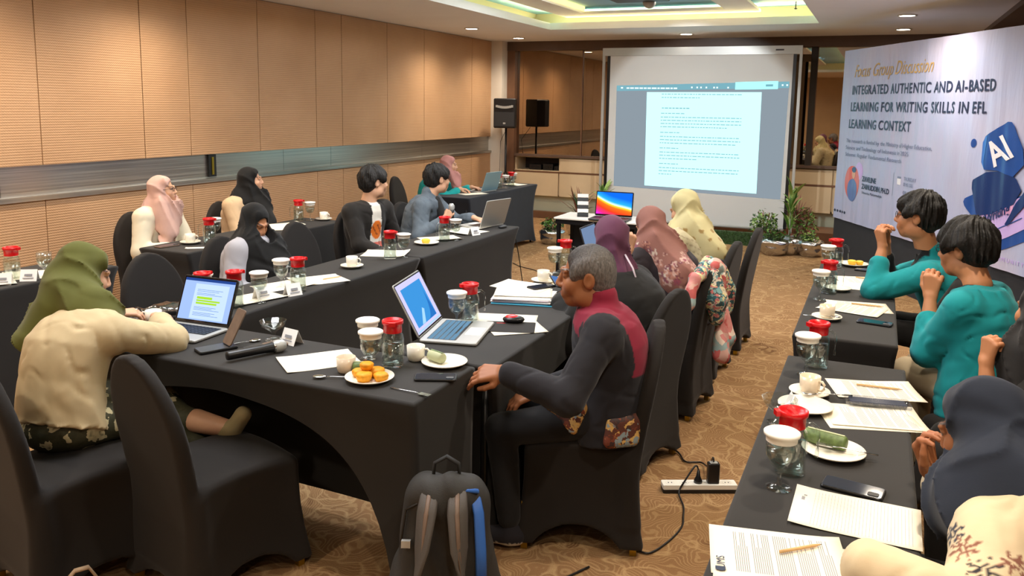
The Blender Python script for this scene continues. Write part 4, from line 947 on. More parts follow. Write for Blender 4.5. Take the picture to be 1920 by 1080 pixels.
def scr_wave(l, W, D):
    o = MB().box(0, W-.02, 0, .0004, 0, D-.028).build('display', M('rainbow_screen'), l, (-W/2+.01, .018, .0046)); o.rotation_euler = (rad(-90), 0, 0)
    MB().sphere((0, .009, .0040), (.004, .004, .0004), 10).build('maker_mark', M('silver'), l)
laptop(-2.69, 2.675, 3, 'open silver laptop showing a blue document with green highlighted lines', .30, .212, 112, 'silver', 'black_plastic', scr_doc, lid='steel_dark')
laptop(-1.757, 3.085, 103, 'open silver laptop with a blue slide in front of the person in maroon', .36, .25, 118, 'silver', 'key_glow', scr_slide)
laptop(-1.70, 5.20, 90, 'dim blue laptop screen half hidden behind the purple headscarf', .30, .20, 108, 'dark_grey_plastic', 'black_plastic', scr_dim)
lp = laptop(-2.875, 6.06, 258, 'silver laptop seen from behind at the far end of the left table', .33, .23, 108, 'silver', 'black_plastic', scr_dim)
laptop(-4.10, 8.55, 262, 'pale blue laptop seen from behind on the far corner table', .33, .23, 108, 'silver', 'black_plastic', scr_dim, lid='lid_blue')
ms = thing('computer_mouse', 'black mouse with a red top on the sheets beside the silver laptop', 'mouse', (-1.49, 3.385, TZ+.004), rad(200)); MB().sphere((0, 0, .014), (.052, .034, .019), 18).build('body', M('black_plastic'), ms); MB().sphere((.006, 0, .022), (.036, .026, .0145), 18).build('red_cover', M('red_plastic'), ms)
mo = thing('computer_mouse', 'small dark mouse at the edge by the far silver laptop', 'mouse', (-2.78, 6.06, TZ), rad(80)); MB().sphere((0, 0, .011), (.05, .03, .016), 14).build('body', M('dark_grey_plastic'), mo); MB().sphere((.02, 0, .02), (.012, .004, .006), 8).build('wheel', M('silver'), mo)
pd = thing('mouse_pad', 'thin dark mouse pad under the corner of the white sheets', 'pad', (-1.47, 3.31, TZ+.0027), rad(20)); MB().rbox(-.12, .11, -.09, .085, 0, .0016, .01).build('cloth', M('black_cover'), pd)
MB().box(-.07, -.03, .05, .058, .0017, .002).build('print', M('red_plastic'), pd)
# paper
NSH = [0]
def sheet(c, lab, z=None, W=.297, D=.21, rz=None, lines=None, curl=.004, mat='paper', group='white paper sheets', corner=None):
    """a sheet of paper; c = centre, long side along local x"""
    NSH[0] += 1; z = TZ if z is None else z; ph = NSH[0]*1.7; n = 8
    f = lambda u, v: .0006+curl*max(0, math.sin(u*3+ph))*abs(u*2-1)**3+curl*.8*max(0, math.cos(v*3+ph*2))*abs(v*2-1)**3+(.018*max(0, u+v-1.55)**1.2 if corner == 'ne' else 0)
    vs = [(-W/2+W*i/n, -D/2+D*j/n, f(i/n, j/n)) for j in range(n+1) for i in range(n+1)]; k = len(vs); vs += [(x, y, q-.0005) for x, y, q in vs]
    fs = []
    for j in range(n):
        for i in range(n): a = j*(n+1)+i; fs += [(a, a+1, a+n+2, a+n+1), (k+a, k+a+n+1, k+a+n+2, k+a+1)]
    for i in range(n):
        fs += [(i, k+i, k+i+1, i+1), (n*(n+1)+i, n*(n+1)+i+1, k+n*(n+1)+i+1, k+n*(n+1)+i), (i*(n+1), (i+1)*(n+1), k+(i+1)*(n+1), k+i*(n+1)), (i*(n+1)+n, k+i*(n+1)+n, k+(i+1)*(n+1)+n, (i+1)*(n+1)+n)]
    t = thing('paper_sheet', lab, 'paper', (c[0], c[1], z), rad(rz or 0), group); MB().add(vs, fs, 0, True).build('leaf', M(mat), t)
    if lines:
        m = MB()
        for (x0, x1, y0, y1) in lines:
            q = max(1, int(max(x1-x0, y1-y0)/.03))
            for s in range(q):
                xa, xb = (x0+(x1-x0)*s/q, x0+(x1-x0)*(s+1)/q) if x1-x0 > y1-y0 else (x0, x1); ya, yb = (y0+(y1-y0)*s/q, y0+(y1-y0)*(s+1)/q) if y1-y0 >= x1-x0 else (y0, y1)
                zz = lambda x, y: f((x+W/2)/W, (y+D/2)/D)+.0004
                m.add([(xa, ya, zz(xa, ya)), (xb, ya, zz(xb, ya)), (xb, yb, zz(xb, yb)), (xa, yb, zz(xa, yb))], [(0, 1, 2, 3)])
        m.build('print', M('ink_grey'), t)['kind'] = 'stuff'
    return t
def text_rows(W=.297, D=.21, seed=1):
    """portrait page laid sideways: rows run along local y"""
    r = random.Random(seed); L = []; x = -W/2+.055
    while x < W/2-.03:
        for _ in range(r.randint(6, 9)):
            if x > W/2-.03: break
            L.append((x, x+.0018, -D/2+.02, D/2-.02-(0 if r.random() < .8 else .06))); x += .0046
        x += .008
    return L
def ruled(W=.297, D=.21): return [(-W/2+.05+.0078*k, -W/2+.0508+.0078*k, -D/2+.012, D/2-.012) for k in range(30)]
sheet((-1.935, 2.52), 'blank sheet lying in the middle of the front table', rz=52, W=.29, D=.20)
sheet((-1.55, 3.42), 'loose sheet under the mouse with red top', rz=18, curl=.002); sheet((-1.44, 3.30), 'sheet poking out below the mouse pad toward the table edge', z=TZ+.0012, rz=40, curl=.002, W=.25, D=.18)
sk_ = thing('paper_stack', 'thick stack of papers with a blue folder on the right table', 'papers', (-1.62, 3.83, TZ), rad(14))
MB().rbox(-.16, .17, -.125, .115, 0, .004, .004).build('folder', M('blue_folder'), sk_)
for k in range(7):
    dx, dy = random.uniform(-.012, .012), random.uniform(-.012, .012); MB().rbox(-.155+dx, .142+dx, -.105+dy, .105+dy, .0045+.004*k, .0045+.004*k+.0034, .002).build('ream', M('lilac_paper' if k % 3 == 1 else 'paper_white'), sk_, rz=rad(random.uniform(-4, 4)))
sheet((-1.64, 3.85), 'top sheet of the paper stack on the right table', z=TZ+.0335, rz=20, curl=.006, lines=[(-.12, .12, -.07+.012*k, -.0688+.012*k) for k in range(12)]); sheet((-1.70, 3.98), 'sheet fanned out from the back of the paper stack', z=TZ+.0345, rz=-5, curl=.004)
sheet((-1.61, 4.36), 'sheet beside the cup and saucer on the right table', rz=70)
for c, rz, lab in (((-2.93, 3.52), 70, 'sheet under the capped goblet before the looking-down person'), ((-2.85, 3.72), 60, 'sheet beyond the jug before the looking-down person'), ((-2.87, 3.21), 75, 'sheet under the goblet right of the highlighted laptop'), ((-2.97, 4.60), 20, 'sheet under the jug before the person in black'), ((-2.96, 5.33), 50, 'sheet under the jug before the person in denim'), ((-2.93, 5.72), 75, 'sheet by the tent card before the far silver laptop'), ((-2.99, 5.90), 85, 'sheet under the hand of the person in denim'), ((-4.35, 3.05), 45, 'sheet under the goblet at the far left edge'), ((-4.36, 2.80), 60, 'sheet behind the jug at the far left edge'), ((-4.20, 9.50), 80, 'sheet at the right end of the far corner table'), ((-4.16, 8.25), 60, 'sheet at the left end of the far corner table'), ((-4.40, 5.30), 60, 'sheet leaning before the far wall-side jug'), ((-4.33, 5.15), 40, 'crumpled sheet behind the empty chair back')):
    sheet(c, lab, rz=rz, curl=.012)
sheet((-4.215, 4.17), 'small folded napkin at the edge before the pale pink headscarf person', rz=40, W=.14, D=.07)
sheet((-.145, 1.83), 'printed page with a pencil on it at the bottom of the view', rz=12, lines=text_rows(seed=3), curl=.006); sheet((-.13, 1.80), 'second page just under the printed page with the pencil', z=TZ-.0002, rz=9, curl=.001)
for k, (y0) in enumerate((-.060, -.052, -.044)): pass
lg = thing('paper_logo', 'x', 'x') if False else None
sheet((.010, 2.098), 'ruled sheet with a small crest beside the phone on the nearest table', z=TZ+.0015, rz=-1, lines=ruled()+[(-.130, -.122, .03, .05), (-.126, -.118, .055, .062)], curl=.005)
sheet((.045, 2.855), 'printed page under the clear case on the nearest right-hand table', rz=14, lines=text_rows(seed=5), curl=.004, corner='ne'); sheet((.03, 2.835), 'lower page of the pile under the clear case', z=TZ-.0002, rz=18, curl=.001)
sheet((.045, 3.14), 'page with a pencil in front of the khaki trousers', rz=16, lines=text_rows(seed=6), curl=.003, corner='ne')
sheet((-.04, 4.49), 'page with a pencil before the second teal blazer', rz=10, lines=text_rows(seed=8), curl=.003); sheet((-.07, 4.42), 'page with raised corners beside the cup on the farther table', z=TZ+.0014, rz=-14, lines=text_rows(seed=9), curl=.004)
sheet((-.03, 5.22), 'page with a pencil under the first teal blazer\'s elbow', rz=15, lines=text_rows(seed=10), curl=.003); sheet((-.02, 5.03), 'bottom page of the pile under the first teal blazer\'s elbow', rz=5, curl=.006)
e = text_mesh('UMS', .026, .0002); 
pl_ = [o for o in bpy.data.objects if o.get('label') == 'printed page with a pencil on it at the bottom of the view'][0]
e.materials.append(M('ink_navy')); le = link('letterhead', e, pl_, (-.118, -.085, .0035)); le.rotation_euler = (0, 0, rad(90))
sh_ = MB().prism([(-.011, 0), (0, -.004), (.011, 0), (.011, .014), (-.011, .014)], 0, .0003).build('crest', M('ink_navy'), pl_, (-.128, -.093, .0035))
def pencil(x, y, z, rz, lab, L=.15):
    t = thing('pencil', lab, 'pencil', (x, y, z), rad(rz), 'plain wooden pencils')
    o = MB().lathe([(.0005, -L/2), (.0038, -L/2), (.0038, L/2-.018), (.0012, L/2)], 8).build('shaft', M('pencil_wood'), t, (0, 0, .004)); o.rotation_euler = (0, rad(90), 0)
    o = MB().lathe([(.0012, L/2), (.0003, L/2+.004)], 6).build('point', M('ink'), t, (0, 0, .004)); o.rotation_euler = (0, rad(90), 0)
pencil(-.10, 1.875, TZ+.003, 42, 'wooden pencil on the printed page at the bottom of the view', .11); pencil(.06, 3.17, TZ+.002, 5, 'wooden pencil on the page in front of the khaki trousers'); pencil(.0, 4.53, TZ+.002, 0, 'wooden pencil on the page before the second teal blazer'); pencil(.0, 5.27, TZ+.002, -5, 'wooden pencil on the page under the first teal blazer\'s elbow'); pencil(-2.80, 3.78, TZ+.004, 70, 'pale pencil sticking up beyond the jug before the looking-down person', .12)
cc = thing('clear_case', 'flat clear plastic case on the printed pages of the nearest right-hand table', 'case', (.055, 2.975, TZ+.006), rad(10)); MB().rbox(-.105, .105, -.035, .035, 0, .014, .006).build('box', M('clear_plastic'), cc); MB().rbox(-.09, .09, -.027, .027, .003, .010, .004).build('contents', M('ink_navy'), cc)
# crumpled clear bag by the olive headscarf
def blob_mesh(lo, hi, h, prims, amp=.01, freq=40, seed=0):
    v = Vol(lo, hi, h)
    for p in prims: v.ell(*p)
    r = np.random.default_rng(seed); K = r.normal(size=(5, 3)); K /= np.linalg.norm(K, axis=1)[:, None]
    def f(X, Y, Z): return amp*sum(np.abs(np.sin(freq*(k[0]*X+k[1]*Y+k[2]*Z)+i*1.3))-.6 for i, k in enumerate(K))/3
    v.put(f, lo, hi, 0, 'add', pad=0); return v.mesh()
P_, F_ = blob_mesh((-.2, -.12, -.02), (.2, .12, .12), .006, [((-.06, 0, .02), (.1, .05, .03)), ((.06, .01, .035), (.09, .06, .035))], .012, 55, 3); P_[:, 2] = np.maximum(P_[:, 2], .001)
cb_ = thing('plastic_bag', 'crumpled clear plastic bag behind the cup of the olive headscarf person', 'bag', (-3.0, 2.70, TZ), rad(40)); link('film', np_mesh('film', [(P_, F_, 0)], [M('clear_plastic')]), cb_)
MB().rbox(-.03, .07, -.02, .02, .008, .028, .006).build('dark_wrapper', M('black_plastic'), cb_, (.03, -.02, .01))
nb = thing('napkin', 'crumpled white tissue beside the far wall-side table goblet', 'napkin', (-4.36, 4.95, TZ)); P_, F_ = blob_mesh((-.12, -.1, -.02), (.12, .1, .08), .006, [((0, 0, .02), (.08, .05, .022))], .012, 50, 8); P_[:, 2] = np.maximum(P_[:, 2], .001); link('tissue', np_mesh('tissue', [(P_, F_, 0)], [M('paper_white')]), nb)
# ---------------------------------------------------------------- small table with the rainbow laptop
pt = thing('side_table', 'small white-topped side table carrying the rainbow laptop before the screen', 'table', (-2.24, 7.07, 0))
MB().rbox(-.40, .40, -.22, .22, .742, .756, .01).build('white_top', M('ceramic_white'), pt); MB().box(-.385, .385, -.205, .205, .70, .7415).build('apron', M('black_plastic'), pt)
for sx in (-1, 1):
    for sy in (-1, 1): MB().box(sx*.36-.015, sx*.36+.015, sy*.18-.015, sy*.18+.015, 0, .70).build('leg', M('black_plastic'), pt)
MB().box(-.36, .36, .17, .19, .25, .70).build('modesty_panel', M('navy_cloth'), pt)
t_ = laptop(-2.14, 7.05, 2, 'open laptop with a rainbow wave wallpaper in front of the projection screen', .345, .225, 100, 'dark_grey_plastic', 'black_plastic', scr_wave, lid='black_plastic'); t_.location.z = TZ+.006
ds = thing('document_stand', 'small black and white stand left of the rainbow laptop', 'stand', (-2.42, 7.02, TZ+.006), rad(20))
for k in range(6): MB().box(-.05, .05, -.003, .003, .004+.034*k, .036+.034*k).build('stripe', M('paper_white' if k % 2 else 'black_plastic'), ds, (0, .012*k, 0)).rotation_euler = (rad(-20), 0, 0)
MB().box(-.05, .05, -.02, .09, 0, .004).build('foot', M('black_plastic'), ds)
# ---------------------------------------------------------------- power strip, cables
ps_ = thing('power_strip', 'white power strip on the carpet between the chairs and the right-hand table', 'power strip', (-.65, 3.63, 0), rad(26))
MB().rbox(-.172, .172, -.03, .03, 0, .018, .008).build('base', M('black_plastic'), ps_); MB().rbox(-.172, .172, -.029, .029, .0185, .04, .006).build('shell', M('white_plastic'), ps_)
for k in range(5):
    x = -.135+.066*k; MB().lathe([(.021, .0401), (.021, .0407), (.018, .0407), (.018, .0402)], 18, cap0=False, cap1=False).build('outlet', M('white_plastic'), ps_, (x, 0, 0))
    MB().box(x-.010, x-.005, -.004, .004, .0401, .0406).box(x+.005, x+.010, -.004, .004, .0401, .0406).build('slots', M('ink'), ps_)['kind'] = 'stuff'
pa = thing('power_adaptor', 'black plug-in power adaptor standing in the power strip', 'adaptor', (-.65+.063*math.cos(rad(26)), 3.63+.063*math.sin(rad(26)), .041), rad(26)); MB().rbox(-.027, .027, -.018, .018, 0, .095, .007).build('body', M('black_plastic'), pa); MB().rbox(-.018, .018, -.013, .013, .0955, .099, .004).build('top', M('silver'), pa); MB().box(.0272, .0278, -.012, .0, .015, .07).build('rating_plate', M('silver'), pa)
pk = thing('plug', 'black plug beside the adaptor in the power strip', 'plug', (-.65-.005*math.cos(rad(26)), 3.63-.005*math.sin(rad(26)), .041), rad(26)); MB().lathe([(.019, 0), (.019, .012), (.010, .03), (.006, .06), (.0005, .062)], 14).build('body', M('black_plastic'), pk)
def cable(pts, lab, r=.0042, mat='black_plastic'):
    P = [Vector(p) for p in pts]; out = []
    for i in range(len(P)-1):
        p0, p1, p2, p3 = P[max(i-1, 0)], P[i], P[i+1], P[min(i+2, len(P)-1)]
        for s in range(6):
            u = s/6; out.append(.5*((2*p1)+(p2-p0)*u+(2*p0-5*p1+4*p2-p3)*u*u+(3*p1-p0-3*p2+p3)*u**3))
    out.append(P[-1]); tag(MB().tube(out, r, 6, 0).build('cable', M(mat)), lab, 'cable', 'thin black cables on the floor')
cable([(-.655, 3.628, .10), (-.665, 3.60, .13), (-.70, 3.56, .07), (-.72, 3.53, .02), (-.679, 3.44, .006), (-.66, 3.35, .006), (-.646, 3.257, .006), (-.668, 3.12, .006), (-.72, 2.992, .006), (-.79, 3.03, .006), (-.80, 3.15, .006), (-.868, 3.20, .006)], 'black cable looping from the power strip across the carpet to the person\'s chair')
cable([(-.593, 3.658, .14), (-.60, 3.67, .155), (-.64, 3.80, .05), (-.70, 3.92, .01), (-.77, 3.90, .008), (-.82, 3.98, .01), (-.90, 4.05, .02)], 'thin black cable from the adaptor to the second chair of the row')
cable([(-.50, 3.70, .02), (-.42, 3.73, .006), (-.30, 3.72, .006), (-.2, 3.6, .006)], 'black lead of the power strip running under the right-hand table')
cable([(-.9, 2.8, .006), (-1.0, 2.62, .006), (-1.1, 2.55, .006), (-1.22, 2.58, .006), (-1.3, 2.7, .006)], 'thin black cable on the carpet beside the backpack')
cable([(-3.65, 8.25, .006), (-3.5, 8.1, .006), (-3.21, 7.93, .006), (-2.7, 7.4, .006)], 'thin black cable across the carpet beyond the left table')
cable([(-2.72, 6.16, .72), (-2.70, 6.22, .5), (-2.68, 6.3, .2), (-2.66, 6.45, .006), (-2.6, 7.0, .006)], 'thin black cable hanging from the far end of the left table')
# ---------------------------------------------------------------- backpack
def make_backpack():
    t = thing('backpack', 'black backpack with a blue webbing strap leaning against the front table leg', 'backpack', (-1.20, 2.20, .004)); t.rotation_euler = (rad(-6), 0, rad(22)); t.scale = (.98, 1.05, 1.13)
    v = Vol((-.24, -.2, -.02), (.24, .2, .6), .0075)
    def body(X, Y, Z):
        u = np.clip(Z/.5, 0, 1); hw = .165-.035*u**2; hd = .105-.035*u; dx = np.abs(X)-hw; dy = np.abs(Y)-hd; dz = np.abs(Z-.24)-.24; r = .06
        return np.sqrt(np.maximum(dx+r, 0)**2+np.maximum(dy+r, 0)**2+np.maximum(dz+r, 0)**2)+np.minimum(np.maximum(dx, np.maximum(dy, dz))+r, 0)-r
    v.put(body, (-.2, -.15, 0), (.2, .15, .5), 0); v.ell((-.15, .0, .14), (.045, .08, .12), k=.02); v.ell((.155, .0, .13), (.04, .07, .11), k=.02); v.ell((0, -.05, .43), (.10, .06, .07), k=.03)
    v.put(lambda X, Y, Z: .006*np.sin(38*Z+9*X+3*np.sin(20*X))*np.sin(14*X+5), (-.24, -.2, 0), (.24, .2, .55), 0, 'add', pad=0)
    P, F = v.mesh(); link('body', np_mesh('body', [(P, F, 0)], [M('bag_black')]), t)
    for sx in (-1, 1):
        pts = [(sx*.045, -.085, .46), (sx*.05, -.125, .41), (sx*.06, -.150, .32), (sx*.075, -.150, .20), (sx*.10, -.135, .09), (sx*.12, -.12, .05)]
        m = MB()
        m.tube(pts, [.03, .034, .036, .034, .026, .02], 10, flat=.32); s = m.build('shoulder_strap', M('bag_strap'), t)
        MB().tube([(p[0], p[1]-.0125, p[2]) for p in pts[:4]], .008, 6, flat=.3).build('strap_tape', M('brown_leather'), s)
    MB().tube([(.095, -.055, .455), (.115, -.085, .40), (.125, -.105, .30), (.13, -.118, .21)], .019, 8, flat=.2).build('blue_strap', M('blue_webbing'), t)
    MB().tube([(-.10, -.06, .44), (-.03, -.085, .462), (.05, -.08, .465), (.11, -.06, .455)], .012, 6, flat=.5).build('blue_lining', M('blue_webbing'), t)
    MB().tube([(-.045, -.02, .47), (-.04, -.02, .52), (0, -.02, .54), (.04, -.02, .52), (.045, -.02, .47)], .012, 8, flat=.5).build('top_handle', M('bag_dark'), t)
    MB().tube([(-.14, -.075, .30), (-.125, -.07, .40), (-.06, -.09, .435), (.04, -.09, .44)], .004, 6).build('zip', M('steel_dark'), t)
    MB().box(-.135, -.105, -.10, -.085, .30, .32).build('buckle', M('silver'), t); MB().box(.112, .148, -.128, -.118, .20, .225).build('strap_end', M('blue_webbing'), t)
make_backpack()
tb_ = thing('tote_bag', 'tan canvas bag with a strap loop at the bottom left edge of the view', 'bag', (-2.285, 1.71, 0), rad(60)); tb_.scale = (.8, .8, 1.3)
P_, F_ = blob_mesh((-.2, -.14, -.02), (.2, .14, .2), .01, [((0, 0, .05), (.16, .09, .065))], .006, 30, 5); P_[:, 2] = np.maximum(P_[:, 2], .001); link('body', np_mesh('body', [(P_, F_, 0)], [M('tan_canvas')]), tb_)
MB().tube([(-.07, 0, .09), (-.06, 0, .15), (-.02, 0, .175), (.03, 0, .175), (.06, 0, .14), (.07, 0, .09)], .013, 8, flat=.4).build('strap', M('tan_canvas'), tb_)
# ---------------------------------------------------------------- scarf over the chair
def make_scarf():
    t = thing('patterned_scarf', 'patterned teal and rose scarf knotted over a black chair back', 'scarf', (-1.0, 4.66, 0), 0)
    def piece(name, prims, mat, lo, hi, amp=.004):
        v = Vol(lo, hi, .0075)
        for a, b, ra, rb in prims: v.cone(a, b, ra, rb, .02)
        v.put(lambda X, Y, Z: amp*np.sin(70*Y+20*Z+40*X), lo, hi, 0, 'add', pad=0)
        P, F = v.mesh(); link(name, np_mesh(name, [(P, F, 0)], [M(mat)]), t)
    B = ((-.25, -.5, .3), (.35, .4, 1.05))
    piece('wrap', [((.14, -.22, .83), (.16, -.02, .87), .035, .045), ((.16, -.02, .87), (.18, .16, .80), .045, .04)], 'batik_scarf', *B)
    piece('knot', [((.20, -.06, .87), (.215, -.02, .85), .048, .05)], 'pink_scarf', *B)
    piece('tail', [((.21, -.10, .83), (.23, -.14, .70), .04, .062), ((.23, -.14, .70), (.24, -.13, .60), .062, .045)], 'batik_scarf', *B)
    piece('tail', [((.22, .03, .84), (.25, .07, .72), .036, .055), ((.25, .07, .72), (.26, .06, .60), .055, .035)], 'batik_scarf', *B)
    piece('tail', [((.235, -.05, .82), (.25, -.06, .58), .028, .03), ((.25, -.06, .58), (.27, -.10, .38), .03, .052)], 'pink_scarf', (-.25, -.5, .2), (.4, .4, 1.05))
    piece('tail', [((.245, .02, .62), (.28, .0, .45), .03, .045), ((.28, .0, .45), (.28, .01, .33), .045, .02)], 'pink_scarf', (-.25, -.5, .2), (.4, .4, 1.05))
    piece('long_end', [((.13, -.25, .83), (.12, -.33, .70), .034, .03), ((.12, -.33, .70), (.10, -.40, .56), .03, .015)], 'pink_scarf', (-.25, -.5, .3), (.35, .4, 1.05))
make_scarf()
tg = thing('hanging_tag', 'pale square tag hanging behind the knotted scarf', 'tag', (-.80, 5.05, 0)); MB().box(-.006, .006, -.045, .045, .42, .56).build('card', M('lilac_paper'), tg); MB().tube([(0, 0, .56), (-.02, 0, .72)], .003).build('string', M('ink'), tg)
rs = thing('red_cloth', 'dark red woven cloth hanging low behind the scarf chair', 'cloth', (-.83, 5.02, 0)); P_, F_ = blob_mesh((-.05, -.1, .18), (.05, .1, .44), .007, [((0, 0, .31), (.02, .055, .12))], .006, 60, 4); link('weave', np_mesh('weave', [(P_, F_, 0)], [M('floral_scarf')]), rs)
# ---------------------------------------------------------------- plants
def leaf_mesh(L, W, bend, mat, n=7):
    m = MB(); vs = []
    for k in range(n+1):
        u = k/n; w_ = W*math.sin(PI*min(1, u*.93+.07))**.8*.5; y = L*(u-.18*bend*u*u); z = L*(bend*.9*(u-u*u*1.0)+.25*u*(1-bend))
        for s in (-1, 0, 1): vs.append((s*w_, y, z+abs(s)*w_*.35))
    fs = []
    for k in range(n):
        for s in (0, 1): a = k*3+s; fs.append((a, a+1, a+4, a+3))
    return m.add(vs, fs, 0, True).mesh('leaf', M(mat))
LV = {m: [leaf_mesh(1, w_, b, m) for w_, b in ((.13, .5), (.10, .8), (.16, .3))] for m in ('leaf_green', 'leaf_light', 'leaf_dark', 'leaf_red')}
LN = [leaf_mesh(1, .05, .35, 'leaf_red'), leaf_mesh(1, .045, .6, 'leaf_dark')]
def pot(t, r=.13, h=.22, seed=0):
    P, F = blob_mesh((-r*1.6, -r*1.6, -.02), (r*1.6, r*1.6, h*1.5), .011, [((0, 0, h*.45), (r*1.1, r*1.1, h*.62)), ((0, 0, h*.75), (r*1.2, r*1.2, h*.32))], .016, 34, seed); P[:, 2] = np.maximum(P[:, 2], .001)
    link('foil_wrap', np_mesh('foil_wrap', [(P, F, 0)], [M('foil')]), t)
def spiky(x, y, lab, n, L0, L1, mats, h0=.22, h1=.22, seed=0, narrow=False, foil=True, r=.13, up=(20, 80), name='potted_plant'):
    R = random.Random(seed); t = thing(name, lab, 'plant', (x, y, 0), R.uniform(0, 6), 'plants around the projection screen')
    if foil: pot(t, r, .2, seed)
    if h1 > h0: MB().tube([(0, 0, .15), (.01, .01, (h0+h1)/2), (0, 0, h1)], .012, 8).build('stem', M('leaf_light'), t)
    for k in range(n):
        me = R.choice(LN) if narrow else R.choice(LV[R.choice(mats)]); L = R.uniform(L0, L1)
        o = link('leaf', me, t, (R.uniform(-.02, .02), R.uniform(-.02, .02), R.uniform(h0, h1))); o.scale = (L, L, L)
        o.rotation_euler = (rad(R.uniform(*up)), R.uniform(-.3, .3), k*2.399+R.uniform(-.4, .4))
def bushy(x, y, lab, h, rad_, n, mats, seed, r=.13, lsize=.05):
    R = random.Random(seed); t = thing('potted_plant', lab, 'plant', (x, y, 0), 0, 'plants around the projection screen'); pot(t, r, .2, seed)
    m = MB()
    for k in range(n):
        a = R.uniform(0, 2*PI); q = rad_*math.sqrt(R.random()); z = .2+h*R.random()**.8*(1-.4*q/rad_); L = lsize*R.uniform(.6, 1.3)
        X = TR(q*math.cos(a), q*math.sin(a), z) @ Euler((R.uniform(-1, 1), R.uniform(-1, 1), R.uniform(0, 6.3))).to_matrix().to_4x4()
        m.add([(0, 0, 0), (L*.3, L*.5, L*.1), (0, L, 0), (-L*.3, L*.5, L*.1)], [(0, 1, 2), (0, 2, 3)], R.randrange(len(mats)), False, X)
    m.build('foliage', [M(q) for q in mats], t)['kind'] = 'stuff'
    for k in range(6):
        a = R.uniform(0, 6.3); MB().tube([(0, 0, .15), (rad_*.3*math.cos(a), rad_*.3*math.sin(a), .2+h*.4), (rad_*.6*math.cos(a), rad_*.6*math.sin(a), .2+h*.85)], .004, 5).build('twig', M('leaf_red'), t)
bushy(-1.24, 10.52, 'bushy small-leaved plant in foil left of the tall leafy plant, right of the screen', .34, .17, 420, ['leaf_dark', 'leaf_green', 'leaf_light'], 1)
spiky(-.93, 10.42, 'tall leafy plant with broad bright green leaves at the right screen post', 34, .16, .30, ['leaf_green', 'leaf_light'], .28, .78, 2, up=(15, 75))
bushy(-.78, 10.58, 'yellow-green bushy plant in foil between the tall leafy plant and the banner', .42, .14, 380, ['leaf_light', 'leaf_green', 'leaf_red'], 3)
bushy(-1.08, 10.30, 'low dark plant in crinkled foil in front of the tall leafy plant', .10, .12, 160, ['leaf_dark', 'leaf_green'], 4, .15); bushy(-.68, 10.40, 'low plant in crinkled foil nearest the banner', .08, .10, 120, ['leaf_dark', 'leaf_light'], 6, .14)
spiky(-.86, 10.62, 'spiky dark thin-leaved plant behind the tall leafy plant', 22, .25, .42, [], .3, .4, 7, True, up=(20, 60))
spiky(-3.70, 10.55, 'reddish spiky plant left of the rainbow laptop', 30, .30, .50, [], .22, .28, 8, True, up=(15, 75), r=.14)
spiky(-3.42, 10.75, 'bright green broad-leaved plant behind the rainbow laptop beside the left screen post', 22, .2, .34, ['leaf_light', 'leaf_green'], .3, .55, 9, up=(25, 80))
bushy(-3.75, 9.7, 'dark foil-wrapped plant below the white side table', .14, .14, 200, ['leaf_dark', 'leaf_green'], 10, .14)
hd = thing('turf_hedge', 'low strip of artificial green turf under the projection screen', 'hedge', (-1.85, 10.82, 0)); R_ = random.Random(3); m = MB()
for k in range(5200):
    x, z = R_.uniform(-1.05, .62), R_.uniform(.01, .17); y = R_.choice([-.035, 0]) if z < .16 else R_.uniform(-.035, .035); a = R_.uniform(-1, 1); L = R_.uniform(.02, .035)
    m.add([(x-.003, y, z), (x+.003, y, z), (x+math.sin(a)*L*.6, y-L*.6, z+L*.6*math.cos(a))], [(0, 1, 2)], R_.randrange(3))
m.build('blades', [M('turf_green'), M('leaf_green'), M('leaf_dark')], hd)['kind'] = 'stuff'; MB().box(-1.05, .62, -.034, .036, 0, .17).build('backing', M('leaf_dark'), hd)
# ---------------------------------------------------------------- people
V3 = lambda *a: np.array(a, float)
def unit(v): return v/max(1e-9, np.linalg.norm(v))
def C3(h): return np.array(lin(h)[:3])
SKIN = {'fair': 'd9a684', 'tan': 'b97f58', 'brown': 'a46a45'}
def ik(S_, W_, l1, l2, pole):
    d = W_-S_; L = np.linalg.norm(d); L2 = min(L, (l1+l2)*.995); u = unit(d); a = (l1*l1-l2*l2+L2*L2)/(2*L2); h = math.sqrt(max(0, l1*l1-a*a))
    p = pole-u*(pole@u); return S_+u*a+unit(p)*h, S_+u*L2
def euler_R(head, pitch=0, roll=0):
    """columns: right, forward, up of a head looking along heading (deg), pitch > 0 looks down"""
    h = rad(head); f0 = V3(math.cos(h), math.sin(h), 0); r = V3(math.sin(h), -math.cos(h), 0); p = rad(pitch)
    f = f0*math.cos(p)-V3(0, 0, 1)*math.sin(p); u = f0*math.sin(p)+V3(0, 0, 1)*math.cos(p); q = rad(roll)
    return np.stack([r*math.cos(q)+u*math.sin(q), f, u*math.cos(q)-r*math.sin(q)], 1)
def pmesh(P, F, base, cols): return (P-base, F, 0, cols)
def crease_fn(seed, f0=9, f1=24, n=9, wd=.24):
    r = np.random.default_rng(seed); K = r.normal(size=(n, 3)); K = K/np.linalg.norm(K, axis=1)[:, None]*r.uniform(f0, f1, n)[:, None]; ph = r.uniform(0, 6.28, n); g = math.sqrt(n/2)
    def fn(X, Y, Z):
        N = 0; M_ = 0
        for k, p in zip(K, ph): q = k[0]*X+k[1]*Y+k[2]*Z+p; N = N+np.sin(q); M_ = M_+np.cos(q*1.7+1)
        N = N/g; M_ = M_/g; return np.exp(-(N/wd)**2)*(.55+.45*M_)-.35*M_*.5
    return fn
SEED = [10]
